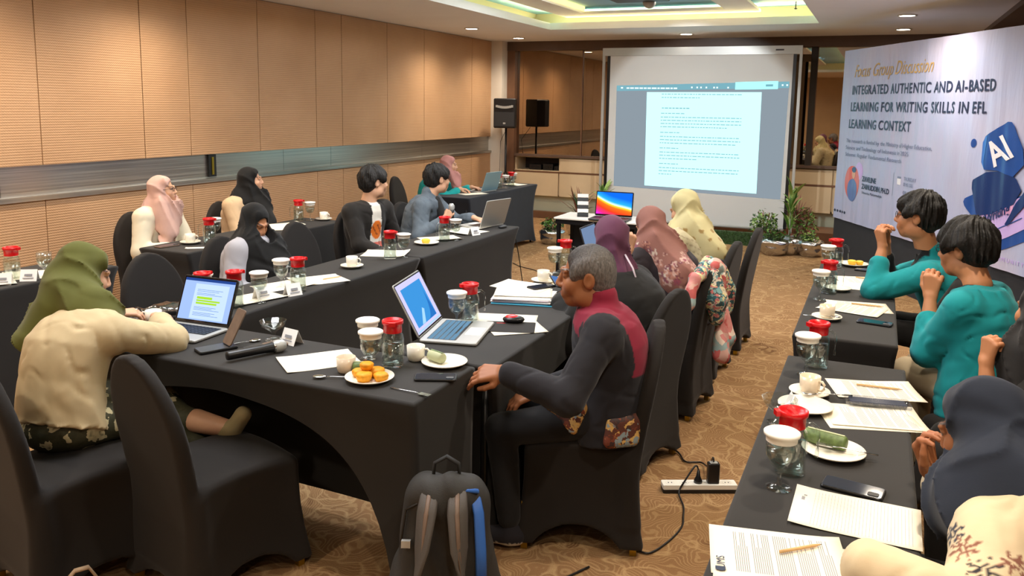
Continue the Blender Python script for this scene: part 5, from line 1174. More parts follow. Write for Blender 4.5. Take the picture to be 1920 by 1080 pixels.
def folds(v, amp, dirs, lo, hi):
    SEED[0] += 1; c1 = crease_fn(SEED[0], 10, 22); c2 = crease_fn(SEED[0]+500, 26, 60, 9, .30); v.put(lambda X, Y, Z: amp*(.45*c1(X, Y, Z)+.75*c2(X, Y, Z)), lo, hi, 0, 'add', pad=0)
def torso_fn(A, B, latA, latB, prof, curve, sc):
    """A pelvis, B neck base; prof: rows (t, half width, half depth)"""
    ax = B-A; L = np.linalg.norm(ax); u = ax/L; T = np.array([p[0] for p in prof]); Wd = np.array([p[1] for p in prof])*sc; Dp = np.array([p[2] for p in prof])*sc
    fwA = unit(np.cross(u, latA)); back = -fwA if fwA@curve[1] > 0 else fwA
    def fn(X, Y, Z):
        px, py, pz = X-A[0], Y-A[1], Z-A[2]; s = px*u[0]+py*u[1]+pz*u[2]; t = np.clip(s/L, T[0], T[-1])
        bow = curve[0]*4*np.clip(t, 0, 1)*(1-np.clip(t, 0, 1))
        qx, qy, qz = px-u[0]*s-back[0]*bow, py-u[1]*s-back[1]*bow, pz-u[2]*s-back[2]*bow
        tt = np.clip(t, 0, 1); lx, ly = latA[0]*(1-tt)+latB[0]*tt, latA[1]*(1-tt)+latB[1]*tt; n = np.sqrt(lx*lx+ly*ly); lx, ly = lx/n, ly/n
        x = qx*lx+qy*ly; fx, fy, fz = u[1]*0-u[2]*ly, u[2]*lx-u[0]*0, u[0]*ly-u[1]*lx
        y = qx*fx+qy*fy+qz*fz; a = np.interp(t, T, Wd); b = np.interp(t, T, Dp)
        k = np.sqrt((x/a)**2+(y/b)**2); d = (k-1)*np.minimum(a, b)
        e = np.maximum(s-T[-1]*L, T[0]*L-s); return np.maximum(d, e)
    return fn
MALE = [(-.22, .165, .135), (.0, .165, .135), (.35, .15, .122), (.7, .168, .125), (.88, .155, .105), (1.0, .10, .075)]
FEM = [(-.22, .170, .140), (.0, .168, .140), (.35, .148, .122), (.68, .155, .130), (.86, .140, .105), (1.0, .09, .07)]
def head_patches(c, R, s, skin, o, base, h=.0038):
    hp = lambda x, y, z: c+R@(V3(x, y, z)*s)
    v = Vol(c-.175*s, c+.175*s, h); E = lambda x, y, z, r, k=.02, op='u': v.ell(hp(x, y, z), np.array(r)*s, R, k, op)
    E(0, -.018, .034, (.073, .092, .084)); E(0, .022, -.035, (.060, .068, .082), .03); E(0, .060, -.092, (.026, .024, .022), .03); E(0, .078, -.060, (.030, .020, .022), .02)
    for q in (-1, 1):
        E(q*.036, .062, -.028, (.026, .026, .030), .02); E(q*.048, .0, -.075, (.020, .04, .03), .03)
        v.ell(hp(q*.031, .104, .010), V3(.019, .018, .013)*s, R, .012, 's'); v.ell(hp(q*.031, .075, .010), V3(.0135, .0135, .0125)*s, R, .003)
        v.cone(hp(q*.016, .089, .029), hp(q*.046, .076, .030), .008*s, .007*s, .014)
        v.ell(hp(q*.076, -.012, -.004), V3(.010, .022, .033)*s, R, .008); v.ell(hp(q*.086, -.006, -.002), V3(.006, .012, .020)*s, R, .005, 's')
        v.ell(hp(q*.012, .096, -.030), V3(.009, .010, .008)*s, R, .008)
    v.cone(hp(0, .088, .016), hp(0, .106, -.024), .0085*s, .0125*s, .012)
    v.cone(hp(-.020, .086, -.053), hp(.020, .086, -.053), .0075*s, .0075*s, .008); v.cone(hp(-.015, .087, -.066), hp(.015, .087, -.066), .0085*s, .0085*s, .008)
    v.cone(hp(0, -.025, -.06), o['neck'], .054*s, .062*s, .03)
    P, F = v.mesh(); Q = (P-c)@R/s; x, y, z = Q[:, 0], Q[:, 1], Q[:, 2]; col = np.tile(C3(skin), (len(P), 1)); ax = np.abs(x)
    def paint(m, cc, a=1.0): m = np.clip(m, 0, 1)[:, None]*a; col[:] = col*(1-m)+C3(cc)*m
    fr = (y > .05).astype(float); soft = lambda d, w_=.12: np.clip((1-d)/w_, 0, 1)
    paint(soft(((ax-.04)/.025)**2+((z+.03)/.022)**2, .8)*fr, o.get('cheek', 'c07a60'), .25)
    paint(soft((x/.023)**2+((z+.060)/.012)**2, .4)*fr, o.get('lip', 'b0625a'), .8); paint(soft((x/.022)**2+((z+.0595)/.0018)**2, .5)*fr, '5a2a26', .8)
    lid = o.get('lid', 0)
    paint(soft(((ax-.031)/.0155)**2+((z-.010)/.0078)**2, .3)*fr, '3a2218', .45 if lid else .9)
    if not lid: paint(soft(((ax-.031)/.0125)**2+((z-.0095)/.0052)**2, .3)*fr, 'e6dcd2', .9); paint(soft(((ax-.031)/.0058)**2+((z-.0095)/.0056)**2, .3)*fr, '1a100c', 1)
    else: paint(soft(((ax-.031)/.013)**2+((z-.014)/.005)**2, .3)*fr, skin, .9)
    paint(soft(((ax-.034)/.021)**2+((z-.033-.10*(ax-.02)+1.6*(ax-.034)**2)/.0052)**2, .6)*fr, o.get('brow', '2a1a12'), .9)
    paint(soft(((ax-.009)/.005)**2+((z+.036)/.004)**2, .5)*(y > .09), '4a2418', .8)
    if o.get('mustache'): paint(soft((x/.030)**2+((z+.046)/.008)**2, .6)*fr, '3a2a22', .6); paint(soft((x/.022)**2+((z+.095)/.022)**2, .8)*fr, '4a3830', .45)
    return pmesh(P, F, base, col)
def hand_patch(wr, d, nrm, sgn, hs, skin, curl, base, elbow=None, thumb=.5, fore=None, h=.0042, spread=.06):
    """wr wrist, d finger direction, nrm back of the hand, sgn +1: thumb on the +x side (x = d x nrm)"""
    d = unit(d); n = unit(nrm-d*(nrm@d)); x = np.cross(d, n)*sgn; R = np.stack([x, d, n], 1); hp = lambda a, b, c: wr+R@(V3(a, b, c)*hs)
    lo = wr-.215*hs; hi = wr+.215*hs
    if fore is not None: lo = np.minimum(lo, fore[0]-.06); hi = np.maximum(hi, fore[0]+.06)
    v = Vol(lo, hi, h)
    KX = (.030, .010, -.010, -.029); KY = (.088, .092, .088, .078); LN_ = (.072, .080, .074, .058)
    for i in range(4):
        v.cone(hp(KX[i]*.55, .008, 0), hp(KX[i], KY[i], 0), .0125*hs, .0112*hs, .014)
        a = 0; p = V3(KX[i], KY[i], 0); cu = curl[i] if hasattr(curl, '__len__') else curl
        for k, (fr, rr) in enumerate(((.45, .0098), (.30, .0088), (.25, .0078))):
            a += cu*(1.0, 1.15, .75)[k]; sp = spread*(1.5-i); q = p+LN_[i]*fr*V3(math.sin(sp)*math.cos(a), math.cos(a)*math.cos(sp), -math.sin(a))
            v.cone(hp(*p), hp(*q), rr*hs, rr*.92*hs, .004); p = q
    t0 = V3(.018, .018, -.006); t1 = V3(.046-.012*thumb, .046, -.016-.012*thumb); t2 = V3(.060-.036*thumb, .078, -.022-.016*thumb); t3 = V3(.066-.056*thumb, .100, -.024-.020*thumb)
    v.cone(hp(*t0), hp(*t1), .0155*hs, .0125*hs, .012); v.cone(hp(*t1), hp(*t2), .0115*hs, .0105*hs, .004); v.cone(hp(*t2), hp(*t3), .0103*hs, .0085*hs, .004)
    e = fore[0] if fore is not None else wr-d*.06
    v.cone(wr, e, .0245*hs, (fore[1] if fore is not None else .028), .016)
    P, F = v.mesh(); Q = (P-wr)@R/hs; col = np.tile(C3(skin), (len(P), 1)); m = np.clip((Q[:, 1]-.07)/.08, 0, 1)[:, None]*.25; col = col*(1-m)+C3('c98068')*m
    return pmesh(P, F, base, col)
def seated(name_lab, xy, face, o):
    """o: lean, side, twist, torso, head (pos), hh (heading, pitch, roll), hands {'L': (wrist, dir, normal, curl)...}, clothes"""
    fem = o.get('fem', False); s = o.get('s', .94 if fem else 1.0); hs = s*o.get('hs', .9 if fem else 1.0); base = V3(xy[0], xy[1], 0)
    fa = rad(face); f = V3(math.cos(fa), math.sin(fa), 0); l = V3(-math.sin(fa), math.cos(fa), 0); up = V3(0, 0, 1)
    root = thing('person', name_lab, 'person', (xy[0], xy[1], 0)); skin = SKIN[o.get('skin', 'tan')]
    pel = base+up*.545; ln = rad(o.get('lean', 5)); sd = rad(o.get('side', 0)); Ls = o.get('torso', .42)
    neck = pel+Ls*(math.cos(ln)*math.cos(sd)*up+math.sin(ln)*f+math.sin(sd)*l)
    tw = fa+rad(o.get('twist', 0)); fs = V3(math.cos(tw), math.sin(tw), 0); ls = V3(-math.sin(tw), math.cos(tw), 0)
    hh = o['hh']; R = euler_R(*hh); hc = np.array(o['head'], float) if 'head' in o else neck+V3(0, 0, .155*s)+f*.03
    prof = o.get('prof', FEM if fem else MALE); ws = o.get('ws', (.150 if fem else .168))*s; shz = (-.072 if fem else -.058)*s
    patches = []; skp = []
    nk = neck+(hc-neck)*.12; patches.append(head_patches(hc, R, hs*o.get('headk', 1.0), skin, dict(o, neck=nk), base, o.get('hres', .004)))
    loose = o.get('loose', 0.0); gv = dict(lo=None)
    # arms
    arms = []; l1, l2 = .27*s*o.get('armk', 1.0), .245*s*o.get('armk', 1.0)
    for side, q in (('L', 1), ('R', -1)):
        sh = neck+ls*q*ws+up*shz-fs*.005; a = o.get('hands', {}).get(side)
        if a is None: a = dict(w=pel+f*.26+l*q*.09+up*.10, d=f*.5-l*q*.6-up*.2, n=up, curl=.35)
        w_ = np.array(a['w'], float); pole = np.array(a.get('pole', -up*.8-f*.25+l*q*.5), float); el, w_ = ik(sh, w_, l1, l2, pole); arms.append((side, q, sh, el, w_, a))
        if not a.get('hide'):
            d = np.array(a.get('d', w_-el), float); n = np.array(a.get('n', up), float); sg = -q if True else q
            fo = (w_+(el-w_)*a.get('bare', .28), a.get('fr', .034)*s); patches.append(hand_patch(w_, d, n, 1 if q*1 < 0 else -1, hs*1.0, a.get('skin', skin), a.get('curl', .45), base, fore=fo, thumb=a.get('thumb', .5), h=o.get('handres', .0045)))
    # unseen trunk of the body under the clothes keeps it one figure
    tv = Vol(pel-V3(.3, .3, .15), np.maximum(neck, pel)+V3(.3, .3, .12), .018); lat = l
    tv.put(torso_fn(pel, neck, l, ls, [(t, a-.02, b-.02) for t, a, b in prof], (.02, f), s), pel-.3, neck+.25, .02)
    for side, q, sh, el, w_, a in arms: tv.cone(neck-up*.03, sh, .04*s, .045*s, .03); tv.cone(sh, el, .04*s, .034*s, .02); tv.cone(el, el+(w_-el)*.8, .034*s, .028*s, .02)
    P, F = tv.mesh(); patches.append(pmesh(P, F, base, np.tile(C3(skin), (len(P), 1))))
    link('body', np_mesh('body', patches, [M('skin')]), root)
    # legs
    legs = []; kl, sl = .40*s, .40*s
    for q in (1, -1):
        lg = o.get('legs', {}).get('L' if q > 0 else 'R', {}); hip = pel+l*q*.085*s; kn = np.array(lg.get('knee', hip+f*kl+l*q*.03+up*.01), float); an = np.array(lg.get('ankle', kn-up*(kn[2]-.085)-f*.03), float); legs.append((hip, kn, an, lg, q))
    allp = [pel-.2, pel+.2]+[p-.1 for L in legs for p in L[1:3]]+[p+.1 for L in legs for p in L[1:3]]
    lo = np.min(allp, 0); hi = np.max(allp, 0); lo[2] = max(lo[2], .0); tr = Vol(lo, hi, o.get('legres', .013)); tk = o.get('thick', 1.0)
    tr.ell(pel-up*.005, V3(.165, .165, .105)*s, None, .03)
    for hip, kn, an, lg, q in legs:
        tr.cone(hip, kn, .086*s*tk, .064*s*tk, .03); tr.cone(kn, kn+(an-kn)*lg.get('cut', .92), .062*s*tk, .046*s*tk*o.get('flare', 1.0), .02)
    if o.get('skirt'):
        (h1, k1, a1, _, _), (h2, k2, a2, _, _) = legs
        for t in (.25, .5, .75): tr.cone(h1*(1-t)+h2*t, k1*(1-t)+k2*t, .085*s, .075*s, .03); tr.cone(k1*(1-t)+k2*t, (k1+(a1-k1)*.85)*(1-t)+(k2+(a2-k2)*.85)*t, .075*s, .07*s, .03)
    folds(tr, .006, [(30, 12, 25, 0), (-18, 30, 40, 2)], lo, hi)
    P, F = tr.mesh(); lc = o.get('legcol', '1c1b1b')
    link('skirt' if o.get('skirt') else 'trousers', np_mesh('trousers', [pmesh(P, F, base, np.tile(C3(lc), (len(P), 1)))], [M(o.get('legmat', 'cloth_col'))]), root)
    for hip, kn, an, lg, q in legs:
        fd = unit(np.array(lg.get('toe', f), float)); sv = Vol(an-.22, an+.22, .009); t_ = an+fd*.12-up*.03
        if 'toe' not in lg or lg.get('flat', True): t_[2] = an[2]-.045
        sv.cone(an-up*.045-fd*.03, t_, .036, .033, .02); sv.cone(an-up*.01, an-up*.04, .036, .036, .03)
        if lg.get('flat', True): sv.put(lambda X, Y, Z: (an[2]-.082)-Z+0*X+0*Y, an-.2, an+.2, .006, 's', pad=0) if False else None
        P, F = sv.mesh(); so = P[:, 2] < an[2]-.062; cc = np.tile(C3(lg.get('shoe', '1a1a1c')), (len(P), 1)); cc[so] = C3(lg.get('sole', '2a2a2a')); link('shoe', np_mesh('shoe', [pmesh(P, F, base, cc)], [M('cloth_col')]), root)
        if lg.get('bareshank'):
            bv = Vol(np.minimum(kn, an)-.08, np.maximum(kn, an)+.08, .007); bv.cone(kn+(an-kn)*.5, an, .048*s, .036*s, .0); P, F = bv.mesh(); link('bare_ankle', np_mesh('bare_ankle', [pmesh(P, F, base, np.tile(C3(skin), (len(P), 1)))], [M('skin')]), root)
    # top garment
    pts = [pel-.22, pel+.22, neck-.2, neck+.12]+[p-.09 for a in arms for p in a[2:5]]+[p+.09 for a in arms for p in a[2:5]]
    lo = np.min(pts, 0); hi = np.max(pts, 0); tp = Vol(lo, hi, o.get('topres', .0105)); ex = .012+loose
    tp.put(torso_fn(pel, neck, l, ls, [(t, a+ex*.8, b+ex*.8) for t, a, b in prof], (o.get('bow', .03), f), s), lo, hi, .02)
    for side, q, sh, el, w_, a in arms:
        tp.cone(neck-up*.035, sh, .058*s+loose*.4, .062*s+loose*.5, .04); tp.cone(sh, el, .058*s+loose*.8, .050*s+loose*.9, .03)
        b = a.get('bare', .28); we = w_+(el-w_)*max(b-.10, .02) if not a.get('bare') else w_+(el-w_)*b; tp.cone(el, we, .050*s+loose*.9, .038*s+loose*.9, .02)
    if o.get('collar'): tp.cone(neck-up*.015, neck+up*.028+(hc-neck)*.12, .070*s, .066*s, .02)
    tp.cone(neck+(hc-neck)*.10+up*.05+fs*.035, neck+(hc-neck)*.5+up*.02, .050*s, .064*s, .008, 's')
    am = o.get('fold', .006); folds(tp, am, [(28, 14, 34, 0), (-22, 26, 30, 1.7), (10, -30, 44, 3.1)], lo, hi)
    P, F = tp.mesh(); tc = o.get('topcol', '1c1b1b'); col = np.tile(C3(tc), (len(P), 1))
    if 'toppaint' in o: o['toppaint'](P, col, dict(pel=pel, neck=neck, f=f, l=l, fs=fs, ls=ls, arms=arms, up=up))
    link(o.get('topname', 'top'), np_mesh('top', [pmesh(P, F, base, col)], [M(o.get('topmat', 'cloth_col'))]), root)
    # headwear or hair
    hk = hs*o.get('headk', 1.0); hp = lambda x, y, z: hc+R@(V3(x, y, z)*hk)
    if o.get('hijab'):
        q = [hc-.22, hc+.22, neck-V3(.26, .26, .16), neck+V3(.26, .26, .05)]+[p for dr in o.get('drape', []) for p in (np.array(dr[0])-.12, np.array(dr[0])+.12, np.array(dr[1])-.12, np.array(dr[1])+.12)]
        lo = np.min(q, 0); hi = np.max(q, 0); hv = Vol(lo, hi, o.get('hijres', .008))
        hv.ell(hp(0, -.030, .022), V3(.092, .108, .118)*hk, R, .03); hv.ell(hp(0, .012, -.085), V3(.074, .078, .055)*hk, R, .03); hv.ell(hp(0, .030, .066), V3(.070, .042, .054)*hk, R, .02)
        hv.cone(hp(0, -.02, -.07), neck+up*.015, .082*hk, .092*s, .05)
        cap = o.get('cape', 1.0); Rl = np.stack([ls, fs, up], 1)
        hv.ell(neck-up*.055*cap+fs*.01, V3(.150*s*o.get('capew', 1.0), .120*s, .105*s*cap), Rl, .05)
        for dr in o.get('drape', []): hv.cone(dr[0], dr[1], dr[2], dr[3], .05)
        fz = o.get('hfold', .006)*1.9; SEED[0] += 1; c1 = crease_fn(SEED[0], 7, 16, 7, .3)
        def hf(X, Y, Z):
            x, y, z = (X-hc[0])/hk, (Y-hc[1])/hk, (Z-hc[2])/hk
            qx, qy, qz = R[0, 0]*x+R[1, 0]*y+R[2, 0]*z, R[0, 1]*x+R[1, 1]*y+R[2, 1]*z, R[0, 2]*x+R[1, 2]*y+R[2, 2]*z
            dy, dz = qy-.085, qz+.085; th = np.arctan2(dz, -dy); rr = np.sqrt(dy*dy+dz*dz)        # pleats fan out from the chin over the hood
            fan = np.abs(np.sin(5.2*th+.7*np.sin(9*qx)+7*rr+.8*np.sin(30*qx)))
            a = np.arctan2(y, x); low = np.abs(np.sin(4.5*a+15*z+1.5*np.sin(8*z+2*a)))             # swags below the chin
            k = np.clip((qz+.06)/.05, 0, 1); side = np.clip(np.abs(qx)/.05, .25, 1)
            rid = k*side*(.55-fan**.6)*.9+(1-k)*(.55-low**.6)*1.5
            return fz*(-rid*1.1+.8*c1(X, Y, Z)*(1-.5*k))
        hv.put(hf, lo, hi, 0, 'add', pad=0)
        hv.ell(hp(0, .128, -.012), V3(.062, .090, .086)*hk, R, .008, 's'); hv.ell(hp(0, .075, -.012), V3(.064, .060, .088)*hk, R, .008, 's')
        P, F = hv.mesh(); hcol = np.tile(C3(o['hijab']), (len(P), 1))
        if 'hijpaint' in o: o['hijpaint'](P, hcol, dict(hc=hc, neck=neck, up=up))
        link('headscarf', np_mesh('headscarf', [pmesh(P, F, base, hcol)], [M(o.get('hijmat', 'cloth_col'))]), root)
    if o.get('hair'):
        hr = o['hair']; v = Vol(hc-.19, hc+.19, .0055); E = lambda x, y, z, r, k=.02, op='u': v.ell(hp(x, y, z), np.array(r)*hk, R, k, op)
        th = hr.get('th', 0); E(0, -.020, .040, (.079+th, .100+th, .090+th*1.2)); E(0, -.055, -.012, (.070+th*.8, .062+th*.6, .084), .03)
        if hr.get('side', True): 
            for q in (-1, 1): E(q*(.062+th*.5), .005, .025, (.020+th*.6, .060, .050), .02)
        if hr.get('fringe'): E(0, .050+th*.4, .062, (.064, .040+th*.3, .040), .02); E(.02, .070+th*.2, .050, (.030, .022, .030), .012); E(-.028, .068+th*.2, .052, (.026, .022, .026), .012)
        am = hr.get('amp', .004); fq = hr.get('fq', 17); sd_ = hr.get('seed', 1)
        def nf(X, Y, Z):
            x, y, z = (X-hc[0])/hk, (Y-hc[1])/hk, (Z-hc[2])/hk
            qx, qy, qz = R[0, 0]*x+R[1, 0]*y+R[2, 0]*z, R[0, 1]*x+R[1, 1]*y+R[2, 1]*z, R[0, 2]*x+R[1, 2]*y+R[2, 2]*z
            ph = np.arctan2(qx-.015, qy+.045); return am*(np.sin(fq*ph+3*np.sin(4*ph+sd_)+22*qz)+.7*np.sin(1.9*fq*ph-30*qz+sd_)+.5*np.sin(70*qx+60*qy+50*qz))
        v.put(nf, hc-.19, hc+.19, 0, 'add', pad=0)
        if hr.get('nape', True): E(0, -.03, -.120, (.14, .13, .074), .03, 's'); E(0, -.046, -.040, (.060, .054, .058), .02)
        line = hr.get('line', .058); E(0, .130, line-.095, (.070, .082, .095), .012, 's')
        for q in (-1, 1): E(q*.085, .030, -.045, (.032, .045, .060), .01, 's')
        E(0, .03, -.12, (.12, .10, .075), .012, 's')
        for q in (-1, 1): E(q*.092, -.008, -.016, (.034, .027, .040), .010, 's')
        P, F = v.mesh(); Q = (P-hc)@R/hk; hcol = np.tile(C3(hr['col']), (len(P), 1))
        if hr.get('grey'):
            g = np.clip((np.abs(Q[:, 0])-.02)/.05+(-Q[:, 1])*6+(Q[:, 2] < .03)*.3, 0, 1)[:, None]; hcol = hcol*(1-g)+C3(hr['grey'])*g
        link('hair', np_mesh('hair', [pmesh(P, F, base, hcol)], [M('hair')]), root)
    if o.get('glasses'):
        m = MB(); g = lambda x, y, z: hp(x, y, z)-base
        for q in (-1, 1):
            pts = [g(q*.032+.022*math.cos(a), .100-.10*abs(q*.032+.022*math.cos(a))**1.5, .008+.017*math.sin(a)) for a in np.linspace(0, 2*PI, 15)]; m.tube(pts, .0016, 5); m.tube([g(q*.053, .094, .012), g(q*.070, .05, .012), g(q*.078, -.01, .008)], .0016, 5)
        m.tube([g(-.010, .101, .011), g(0, .103, .014), g(.010, .101, .011)], .0015, 5); m.build('glasses', M('black_plastic'), root)
    for e in o.get('extras', []): e(root, dict(pel=pel, neck=neck, f=f, l=l, fs=fs, ls=ls, arms=arms, up=up, base=base, hp=hp, s=s, R=R, hc=hc))
    return root
def sdf_part(name, prims, mat, lo, hi, h=.008, amp=0.0, fq=60, col=None):
    def e(root, K):
        v = Vol(lo(K) if callable(lo) else lo, hi(K) if callable(hi) else hi, h)
        for p in (prims(K) if callable(prims) else prims): v.cone(*p)
        if amp: v.put(lambda X, Y, Z: amp*np.sin(fq*X+fq*.5*Z)*np.sin(fq*.7*Y+fq*Z), v.lo, v.lo+v.h*v.n, 0, 'add', pad=0)
        P, F = v.mesh(); link(name, np_mesh(name, [pmesh(P, F, K['base'], np.tile(C3(col or 'ffffff'), (len(P), 1)))], [M(mat)]), root)
    return e
def watch(side, col='1a1a1a', t=.16):
    def e(root, K):
        a = [q for q in K['arms'] if q[0] == side][0]; el, w_ = a[3], a[4]; d = unit(el-w_); c = w_+(el-w_)*t-K['base']
        X = Matrix.Translation(c) @ Vector(d).to_track_quat('Z', 'Y').to_matrix().to_4x4()
        MB().lathe([(.029, -.010), (.033, -.010), (.033, .010), (.029, .010)], 18, cap0=False, cap1=False, X=X).rbox(-.014, .014, .028, .038, -.014, .014, .003, X=X).build('watch', M(col), root)
    return e

# 1 olive headscarf, typing at the front laptop
def skirt_print(P, col, K): pass
seated('person in olive headscarf and beige jacket typing at the highlighted laptop, seen from behind', (-2.73, 2.02), 82, dict(fem=True, lean=20, side=6, bow=.05, torso=.42, s=.97, headk=1.08, head=(-2.90, 2.27, 1.045), hh=(68, 18, 0), skin='fair', hijab='5a5a24', cape=1.1, capew=1.05, hijres=.0075, hfold=.008,
    drape=[((-2.88, 2.16, .98), (-2.90, 2.03, .84), .11, .06), ((-2.92, 2.22, .99), (-2.98, 2.16, .86), .10, .07)],
    topcol='c9b48c', topname='jacket', loose=.016, fold=.0075, prof=[(-.03, .176, .146)]+FEM[1:], skirt=True, legmat='green_print', topres=.009,
    hands=dict(R=dict(w=(-2.77, 2.50, .83), d=V3(-.40, .85, -.15), n=V3(.25, .0, 1), curl=.42, pole=V3(1, -.25, -.30), bare=.3), L=dict(w=(-2.97, 2.47, .83), d=V3(.35, .9, -.1), n=V3(.2, -.1, 1), curl=.42, pole=V3(-1, -.1, -.1), bare=.18)),
    legs=dict(R=dict(knee=V3(-2.55, 2.33, .50), ankle=V3(-2.27, 2.37, .47), toe=V3(.55, .1, .75), flat=False, shoe='a8966c', sole='b8a67e', bareshank=True, cut=.45))))
# 2 pale pink headscarf
seated('person in pale pink headscarf, glasses and cream blouse by the panelled wall', (-4.90, 4.46), 3, dict(fem=True, lean=4, torso=.42, head=(-4.83, 4.48, 1.085), hh=(28, -4, 0), skin='fair', hijab='d2aa9c', glasses=True, topcol='e6dcc2', topname='blouse', loose=.02, hfold=.008, cape=1.2,
    drape=[((-4.80, 4.52, .96), (-4.74, 4.47, .78), .085, .05), ((-4.80, 4.42, .98), (-4.72, 4.39, .74), .06, .055)], hands=dict(L=dict(w=(-4.60, 4.55, .68), hide=True), R=dict(w=(-4.62, 4.36, .68), hide=True))))
# 3 black headscarf, beige top, by the wall
seated('person in black headscarf and beige top by the wall, behind the looking-down person', (-4.84, 5.30), 3, dict(fem=True, lean=3, torso=.42, head=(-4.76, 5.34, 1.095), hh=(32, -2, 0), skin='fair', hijab='131313', topcol='d3b48e', topname='blouse', loose=.018, cape=.9,
    drape=[((-4.72, 5.38, .96), (-4.62, 5.34, .76), .09, .085), ((-4.62, 5.34, .76), (-4.56, 5.28, .66), .08, .06)], hands=dict(L=dict(w=(-4.5, 5.42, .60), hide=True), R=dict(w=(-4.5, 5.2, .60), hide=True))))
# 4 looking down
seated('person in black headscarf and grey sleeves looking down at the left table', (-3.56, 3.92), 2, dict(fem=True, lean=10, torso=.38, head=(-3.50, 3.95, 1.005), hh=(-6, 26, 0), skin='tan', lid=1, hijab='151413', topcol='b4b1b6', topname='blouse', loose=.02, cape=1.3, capew=1.1, hijres=.0075,
    drape=[((-3.44, 3.98, .86), (-3.36, 3.96, .70), .11, .12), ((-3.52, 3.86, .86), (-3.44, 3.84, .72), .09, .10)], hands=dict(L=dict(w=(-3.24, 4.04, .66), hide=True), R=dict(w=(-3.26, 3.82, .62), hide=True))))
# 5 person, black jacket
def p5(P, col, K):
    x = (P-K['neck'])@K['ls']; y = (P-K['neck'])@K['fs']; z = P[:, 2]-K['neck'][2]; m = (np.abs(x+.0) < .042+.16*np.clip(-z, 0, .3)*.45) & (y > .0) & (z < .03); col[m] = C3('e8e0d2')
    g = m & (((x/.055)**2+((z+.20)/.075)**2) < 1); col[g] = C3('ee7a1c'); g2 = g & (np.abs(np.sin(60*x+40*z)) < .35) & (np.abs(z+.2) < .04); col[g2] = C3('8a3a14')
    b = m & (z < -.30); col[b] = C3('d96a5a')
seated('person in open black jacket over white shirt with orange print', (-3.66, 5.38), 0, dict(lean=4, torso=.43, twist=-16, head=(-3.60, 5.42, 1.135), hh=(60, 2, 4), skin='fair', topcol='25211d', topname='jacket', toppaint=p5, loose=.012, topres=.008, brow='1a1410',
    hair=dict(col='1d1915', th=.012, fringe=True, line=.050, amp=.0045, fq=15, seed=3), hands=dict(L=dict(w=(-3.32, 5.52, .62), hide=True), R=dict(w=(-3.34, 5.22, .60), hide=True))))
# 6 denim, microphone
def mic6(root, K):
    a = [q for q in K['arms'] if q[0] == 'R'][0]; 
    t = thing('microphone', 'black handheld microphone held upright by the person in denim', 'microphone', tuple(a[4]+V3(.045, .055, .0)), 0); t.rotation_euler = (rad(-6), rad(-8), 0)
    MB().lathe([(.0005, -.10), (.014, -.10), (.016, .06), (.019, .085), (.0005, .085)], 14, cap0=False, cap1=False).build('body', M('black_plastic'), t); MB().lathe([(.02, .085), (.026, .10), (.026, .118), (.016, .138), (.0005, .14)], 16, cap0=False, cap1=False).build('mesh_head', M('silver'), t)
def tee6(P, col, K): pass
seated('person in blue denim jacket and glasses holding a microphone at the far left table', (-3.58, 6.05), 4, dict(lean=14, torso=.43, twist=8, head=(-3.43, 6.13, 1.115), hh=(62, 2, 3), skin='fair', topcol='5d6f80', topmat='denim', topname='denim_jacket', loose=.018, fold=.008, collar=True, glasses=True, topres=.009, brow='1a1410',
    hair=dict(col='191613', th=.010, fringe=True, line=.052, amp=.0045, fq=17, seed=5), extras=[mic6, sdf_part('shirt_front', lambda K: [(K['neck']+K['fs']*.07-K['up']*.02, K['neck']+K['fs']*.125-K['up']*.16, .035, .045)], 'black_cloth', lambda K: K['neck']-.3, lambda K: K['neck']+.3, .01)],
    hands=dict(R=dict(w=(-3.235, 5.90, .80), d=V3(.25, .45, .62), n=V3(.6, -.75, .1), curl=1.05, thumb=.8, bare=.16, pole=V3(-.2, -.6, -1)), L=dict(w=(-3.12, 6.20, .795), d=V3(.95, -.15, -.12), n=V3(0, 0, 1), curl=.35, bare=.16, pole=V3(-.2, .6, -.8)))))
# 7 far corner, teal
seated('person in dusty pink headscarf and teal jacket at the far corner laptop', (-4.72, 8.22), 14, dict(fem=True, lean=14, torso=.40, head=(-4.50, 8.32, 1.055), hh=(22, 4, 0), skin='fair', hijab='c08880', topcol='1ca3a0', topname='jacket', loose=.014, cape=1.1, hijres=.009, topres=.012, hres=.005,
    drape=[((-4.44, 8.34, .93), (-4.38, 8.30, .78), .07, .05)], extras=[watch('R', 'red_plastic_dark')], hands=dict(R=dict(w=(-4.33, 8.26, .80), d=V3(.9, .3, -.1), n=V3(0, 0, 1), curl=.4, bare=.25, pole=V3(-.2, -.9, -.6)), L=dict(w=(-4.30, 8.50, .80), d=V3(.9, .1, -.1), n=V3(0, 0, 1), curl=.4, bare=.25))))
